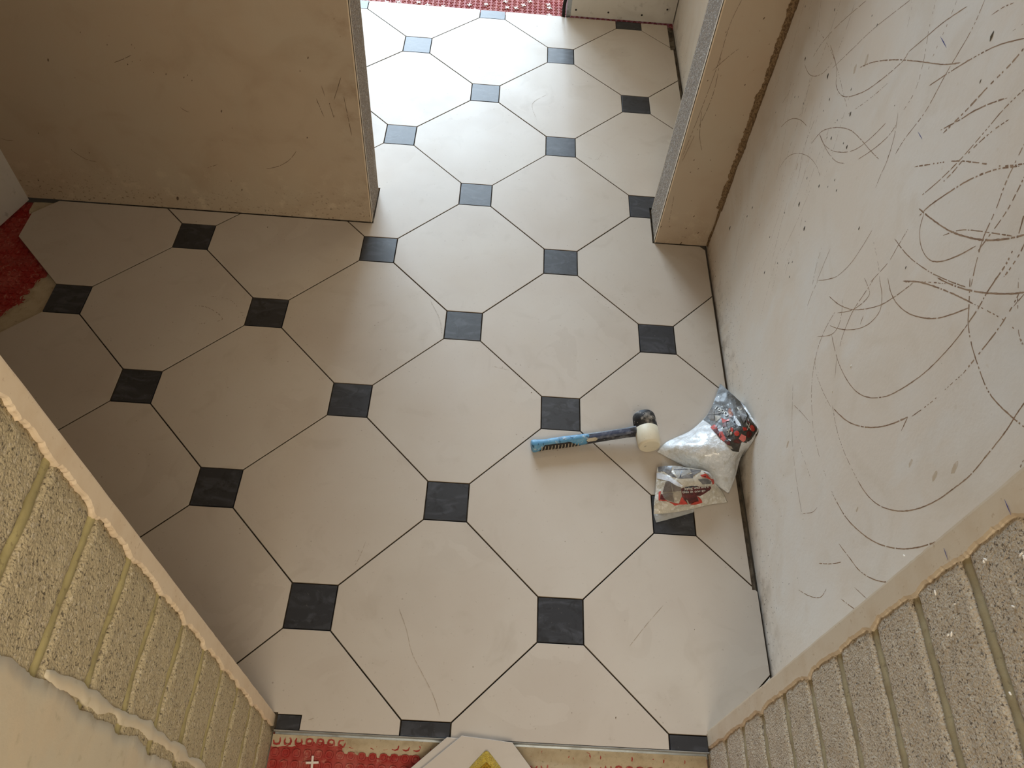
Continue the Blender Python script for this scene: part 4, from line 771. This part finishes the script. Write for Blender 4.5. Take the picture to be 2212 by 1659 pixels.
# ---------------------------------------------------------------- bags of spacers
def make_surf(grid, wr_amp, seed):
    Gd = [[Vector(p) for p in r] for r in grid]
    def cr(p, t):
        n = len(p); i = min(int(t * (n - 1)), n - 2); f = t * (n - 1) - i
        a, b, c, d = p[max(i - 1, 0)], p[i], p[i + 1], p[min(i + 2, n - 1)]
        return .5 * ((2 * b) + (c - a) * f + (2 * a - 5 * b + 4 * c - d) * f * f + (3 * b - a - 3 * c + d) * f ** 3)
    def S0(u, v): return cr([cr(r, u) for r in Gd], v)
    def Sf(u, v, off=0):
        u = min(max(u, 0), 1); v = min(max(v, 0), 1)
        p = S0(u, v); e = .02
        du = S0(min(u + e, 1), v) - S0(max(u - e, 0), v); dv = S0(u, min(v + e, 1)) - S0(u, max(v - e, 0))
        n = du.cross(dv)
        n = n.normalized() if n.length > 1e-9 else Vector((0, 0, 1))
        if n.z < 0: n = -n
        fade = min(1, min(u, 1 - u, v, 1 - v) / .10)
        w = wr_amp * fade * (fbm(p.x * 34, p.y * 34, p.z * 34 + seed) + .9 * (abs(nz(p.x * 55 + seed, p.y * 40, p.z * 40)) - .25))
        q = p + n * (w + off)
        q.x = min(q.x, .4735); q.z = max(q.z, .0012)
        return q
    return Sf
def pouch(name, Sf, m, parent, nu=44, nv=50, under=.35):
    bm = bmesh.new()
    T = [[bm.verts.new(Sf(i / nu, j / nv)) for i in range(nu + 1)] for j in range(nv + 1)]
    B = []
    for j in range(nv + 1):
        row = []
        for i in range(nu + 1):
            if i in (0, nu) or j in (0, nv): row.append(T[j][i]); continue
            t = T[j][i].co; f = min(i, nu - i) / (nu / 2)
            row.append(bm.verts.new((t.x, t.y, max(.0012, t.z * (.0 if t.z < .07 else (t.z - .07) / t.z * .8) + .0012))))
        B.append(row)
    for j in range(nv):
        for i in range(nu):
            bm.faces.new((T[j][i], T[j][i + 1], T[j + 1][i + 1], T[j + 1][i]))
            q = (B[j][i], B[j + 1][i], B[j + 1][i + 1], B[j][i + 1])
            if len(set(q)) == 4 and any(v not in (T[j][i], T[j][i + 1], T[j + 1][i + 1], T[j + 1][i]) for v in q): bm.faces.new(q)
    return obj(name, bm, m, parent, smooth=True)
def patch(name, poly, Sf, off, m, parent, step=.035):
    bm = bmesh.new()
    try: bm.faces.new([bm.verts.new((u, v, 0)) for u, v in poly])
    except ValueError: bm.free(); return
    bmesh.ops.triangulate(bm, faces=bm.faces[:])
    k = step
    while k < 1:
        for co, no in (((k, 0, 0), (1, 0, 0)), ((0, k, 0), (0, 1, 0))):
            bmesh.ops.bisect_plane(bm, geom=bm.verts[:] + bm.edges[:] + bm.faces[:], plane_co=co, plane_no=no, dist=1e-5)
        k += step
    for v in bm.verts: v.co = Sf(v.co.x, v.co.y, off)
    return obj(name, bm, m, parent, smooth=True)
def lettering(name, text, org, end, up, Sf, off, m, parent, bold=0):
    cu = bpy.data.curves.new(name, 'FONT'); cu.body = text; cu.size = 1; cu.offset = bold; cu.resolution_u = 3
    to = bpy.data.objects.new(name, cu); C.objects.link(to)
    dg = bpy.context.evaluated_depsgraph_get(); me = bpy.data.meshes.new_from_object(to.evaluated_get(dg))
    bpy.data.objects.remove(to); bpy.data.curves.remove(cu)
    xs = [v.co.x for v in me.vertices]; ys = [v.co.y for v in me.vertices]; x0, x1, y1 = min(xs), max(xs), max(ys)
    org, end, up = Vector(org), Vector(end), Vector(up)
    for v in me.vertices:
        p = org + (end - org) * ((v.co.x - x0) / (x1 - x0)) + (up - org) * (v.co.y / y1)
        v.co = Sf(p.x, p.y, off)
    me.materials.clear(); me.materials.append(M[m])
    o = bpy.data.objects.new(name, me); C.objects.link(o); o.parent = parent; return o
PM = {'dark': 'print_ink', 'steel': 'print_steel'}
def bag(name, grid, amp, seed, m, label):
    root = tag(empty(name), label, 'bag', 'bags of tile spacers by the wall')
    Sf = make_surf(grid, amp, seed)
    return root, Sf, pouch('pouch', Sf, m, root)
b1, S1, pch1 = bag('spacer_bag', UPG, .0035, 1.7, 'bag', 'white plastic bag printed 1000, leaning against the plastered wall beside the mallet')
lab1 = patch('printed_header', UPLAB, S1, .0009, 'print_dark', b1)
for i, (c, P) in enumerate(UPART):
    patch('print_patch', P, S1, .0013 + .00006 * i, PM.get(c, 'print_' + c), lab1, .07)
lettering('lettering', '1000', UPTXT[0], UPTXT[1], UPTXT[2], S1, .0030, 'print_letter', lab1, .008)
lettering('lettering', 'floor', UPTXT2[0], UPTXT2[1], UPTXT2[2], S1, .0038, 'print_ink', lab1, .02)
b2_, S2, pch2 = bag('spacer_bag', LOG, .003, 5.1, 'bag_low', 'crumpled torn spacer bag with red print lying over a black tile')
for i, (c, P) in enumerate(LOART):
    patch('print_patch', P, S2, .0008 + .00006 * i, PM.get(c, 'print_' + c), b2_, .06)
lettering('lettering', 'laying wall and fl', LOT1[0], LOT1[1], LOT1[2], S2, .0028, 'print_letter', b2_, .01)
lettering('lettering', 'tiles in one go', LOT2[0], LOT2[1], LOT2[2], S2, .0028, 'print_letter', b2_, .01)
bm = bmesh.new()
vs = [bm.verts.new(p) for p in FLAP]; bm.faces.new(vs); bmesh.ops.triangulate(bm, faces=bm.faces[:])
bmesh.ops.subdivide_edges(bm, edges=bm.edges[:], cuts=3, use_grid_fill=True)
for v in bm.verts: v.co.z += .0016 * abs(nz(v.co.x * 60, v.co.y * 60))
ext = bmesh.ops.extrude_face_region(bm, geom=bm.faces[:])
for g in ext['geom']:
    if isinstance(g, bmesh.types.BMVert): g.co.z += .0004
obj('clear_flap', bm, 'film', b2_, smooth=True)

# ---------------------------------------------------------------- spare tiles and yellow cloth in front of the metal strip
def spare(loc, rz, label):
    bm = bmesh.new(); P = octagon(0, 0, 0)
    lo = [bm.verts.new((x, y, 0)) for x, y in P]; hi = [bm.verts.new((x, y, .0095)) for x, y in P]
    bm.faces.new(lo[::-1]); top = bm.faces.new(hi); n = len(P)
    for i in range(n): bm.faces.new((lo[i], lo[(i + 1) % n], hi[(i + 1) % n], hi[i]))
    bmesh.ops.bevel(bm, geom=list(top.edges), offset=.0008, segments=1, affect='EDGES')
    o = obj('spare_tile', bm, 'tile'); o.location = loc; o.rotation_euler = (0, 0, rz)
    return tag(o, label, 'tile', 'spare octagonal tiles stacked on the matting')
a = math.radians(-4.2)
spare((-.171, -1.0585, .0125), a, 'uppermost loose cream octagonal tile, with the yellow cloth on it')
spare((-.196, -1.060, .0028), a * .7, 'loose octagonal tile directly beneath the one that carries the yellow cloth')
spare((-.19, -1.11, -.0069), a * .9, 'loose octagonal tile at the bottom of the stack, on the red matting')
bm = bmesh.new()
def cloth_pt(s, t):
    """s across the fold (-1..1), t from tip backwards"""
    hw = .004 + .052 * t ** .95 + .03 * max(0, t - .9)
    y = -.8525 - .058 * t; x = -.1535 + s * hw
    ridge = (1 - abs(s) ** 1.7)
    z = .0235 + (.006 + .020 * min(1, t * 1.8)) * ridge + .0012 * fbm(x * 150, y * 150)
    return Vector((x, y, z))
def cloth_sheet(bm, f, n, m_):
    V = [[bm.verts.new(f(-1 + 2 * i / n, j / m_)) for i in range(n + 1)] for j in range(m_ + 1)]
    for j in range(m_):
        for i in range(n): bm.faces.new((V[j][i], V[j][i + 1], V[j + 1][i + 1], V[j + 1][i]))
    return V
# upper fold: a chevron of towelling that stops short, leaving a hollow behind its lip
def fold(s, t): return cloth_pt(s, t * (.40 + .85 * abs(s) ** 1.3))
V = cloth_sheet(bm, fold, 28, 16)
r = bmesh.ops.solidify(bm, geom=bm.faces[:], thickness=.0035)
yc = obj('yellow_cloth', bm, 'yellow', smooth=True)
tag(yc, 'yellow microfibre cloth folded to a point on the uppermost spare tile', 'cloth')
bm = bmesh.new()
def under(s, t):
    p = cloth_pt(s * .86, .25 + 1.9 * t); p.z = .0238 + .011 * (1 - abs(s) ** 2) * min(1, .35 + t * 1.6) + .001 * fbm(p.x * 150, p.y * 150); return p
cloth_sheet(bm, under, 24, 20)
bmesh.ops.solidify(bm, geom=bm.faces[:], thickness=.0025)
obj('inner_fold', bm, 'yellow', yc, smooth=True)

# ---------------------------------------------------------------- loose tile spacers on the matting
def cross_mesh(L, w, h):
    bm = bmesh.new(); a, b = L / 2, w / 2
    P = [(-b, -a), (b, -a), (b, -b), (a, -b), (a, b), (b, b), (b, a), (-b, a), (-b, b), (-a, b), (-a, -b), (-b, -b)]
    lo = [bm.verts.new((x, y, 0)) for x, y in P]; hi = [bm.verts.new((x, y, h)) for x, y in P]
    bm.faces.new(lo[::-1]); bm.faces.new(hi)
    for i in range(12): bm.faces.new((lo[i], lo[(i + 1) % 12], hi[(i + 1) % 12], hi[i]))
    return bm
sp = obj('tile_spacer', cross_mesh(.0255, .0042, .003), 'spacer'); sp.location = (NSP[0], NSP[1], -.0163); sp.rotation_euler = (0, 0, .08)
tag(sp, 'white cross spacer lying on the red matting beside the metal strip', 'tile spacer')
sp0 = None
for i, (x, y) in enumerate(FSP):
    if sp0 is None: sp0 = obj('tile_spacer', cross_mesh(.022, .0046, .003), 'spacer'); s = sp0
    else: s = sp0.copy(); C.objects.link(s)
    s.location = (x, max(y, 2.003), -.0163); s.rotation_euler = (0, 0, rnd.uniform(0, 1.5))
    tag(s, 'small white cross spacer scattered on the red matting past the far tiles', 'tile spacer', 'white cross spacers on the far matting')
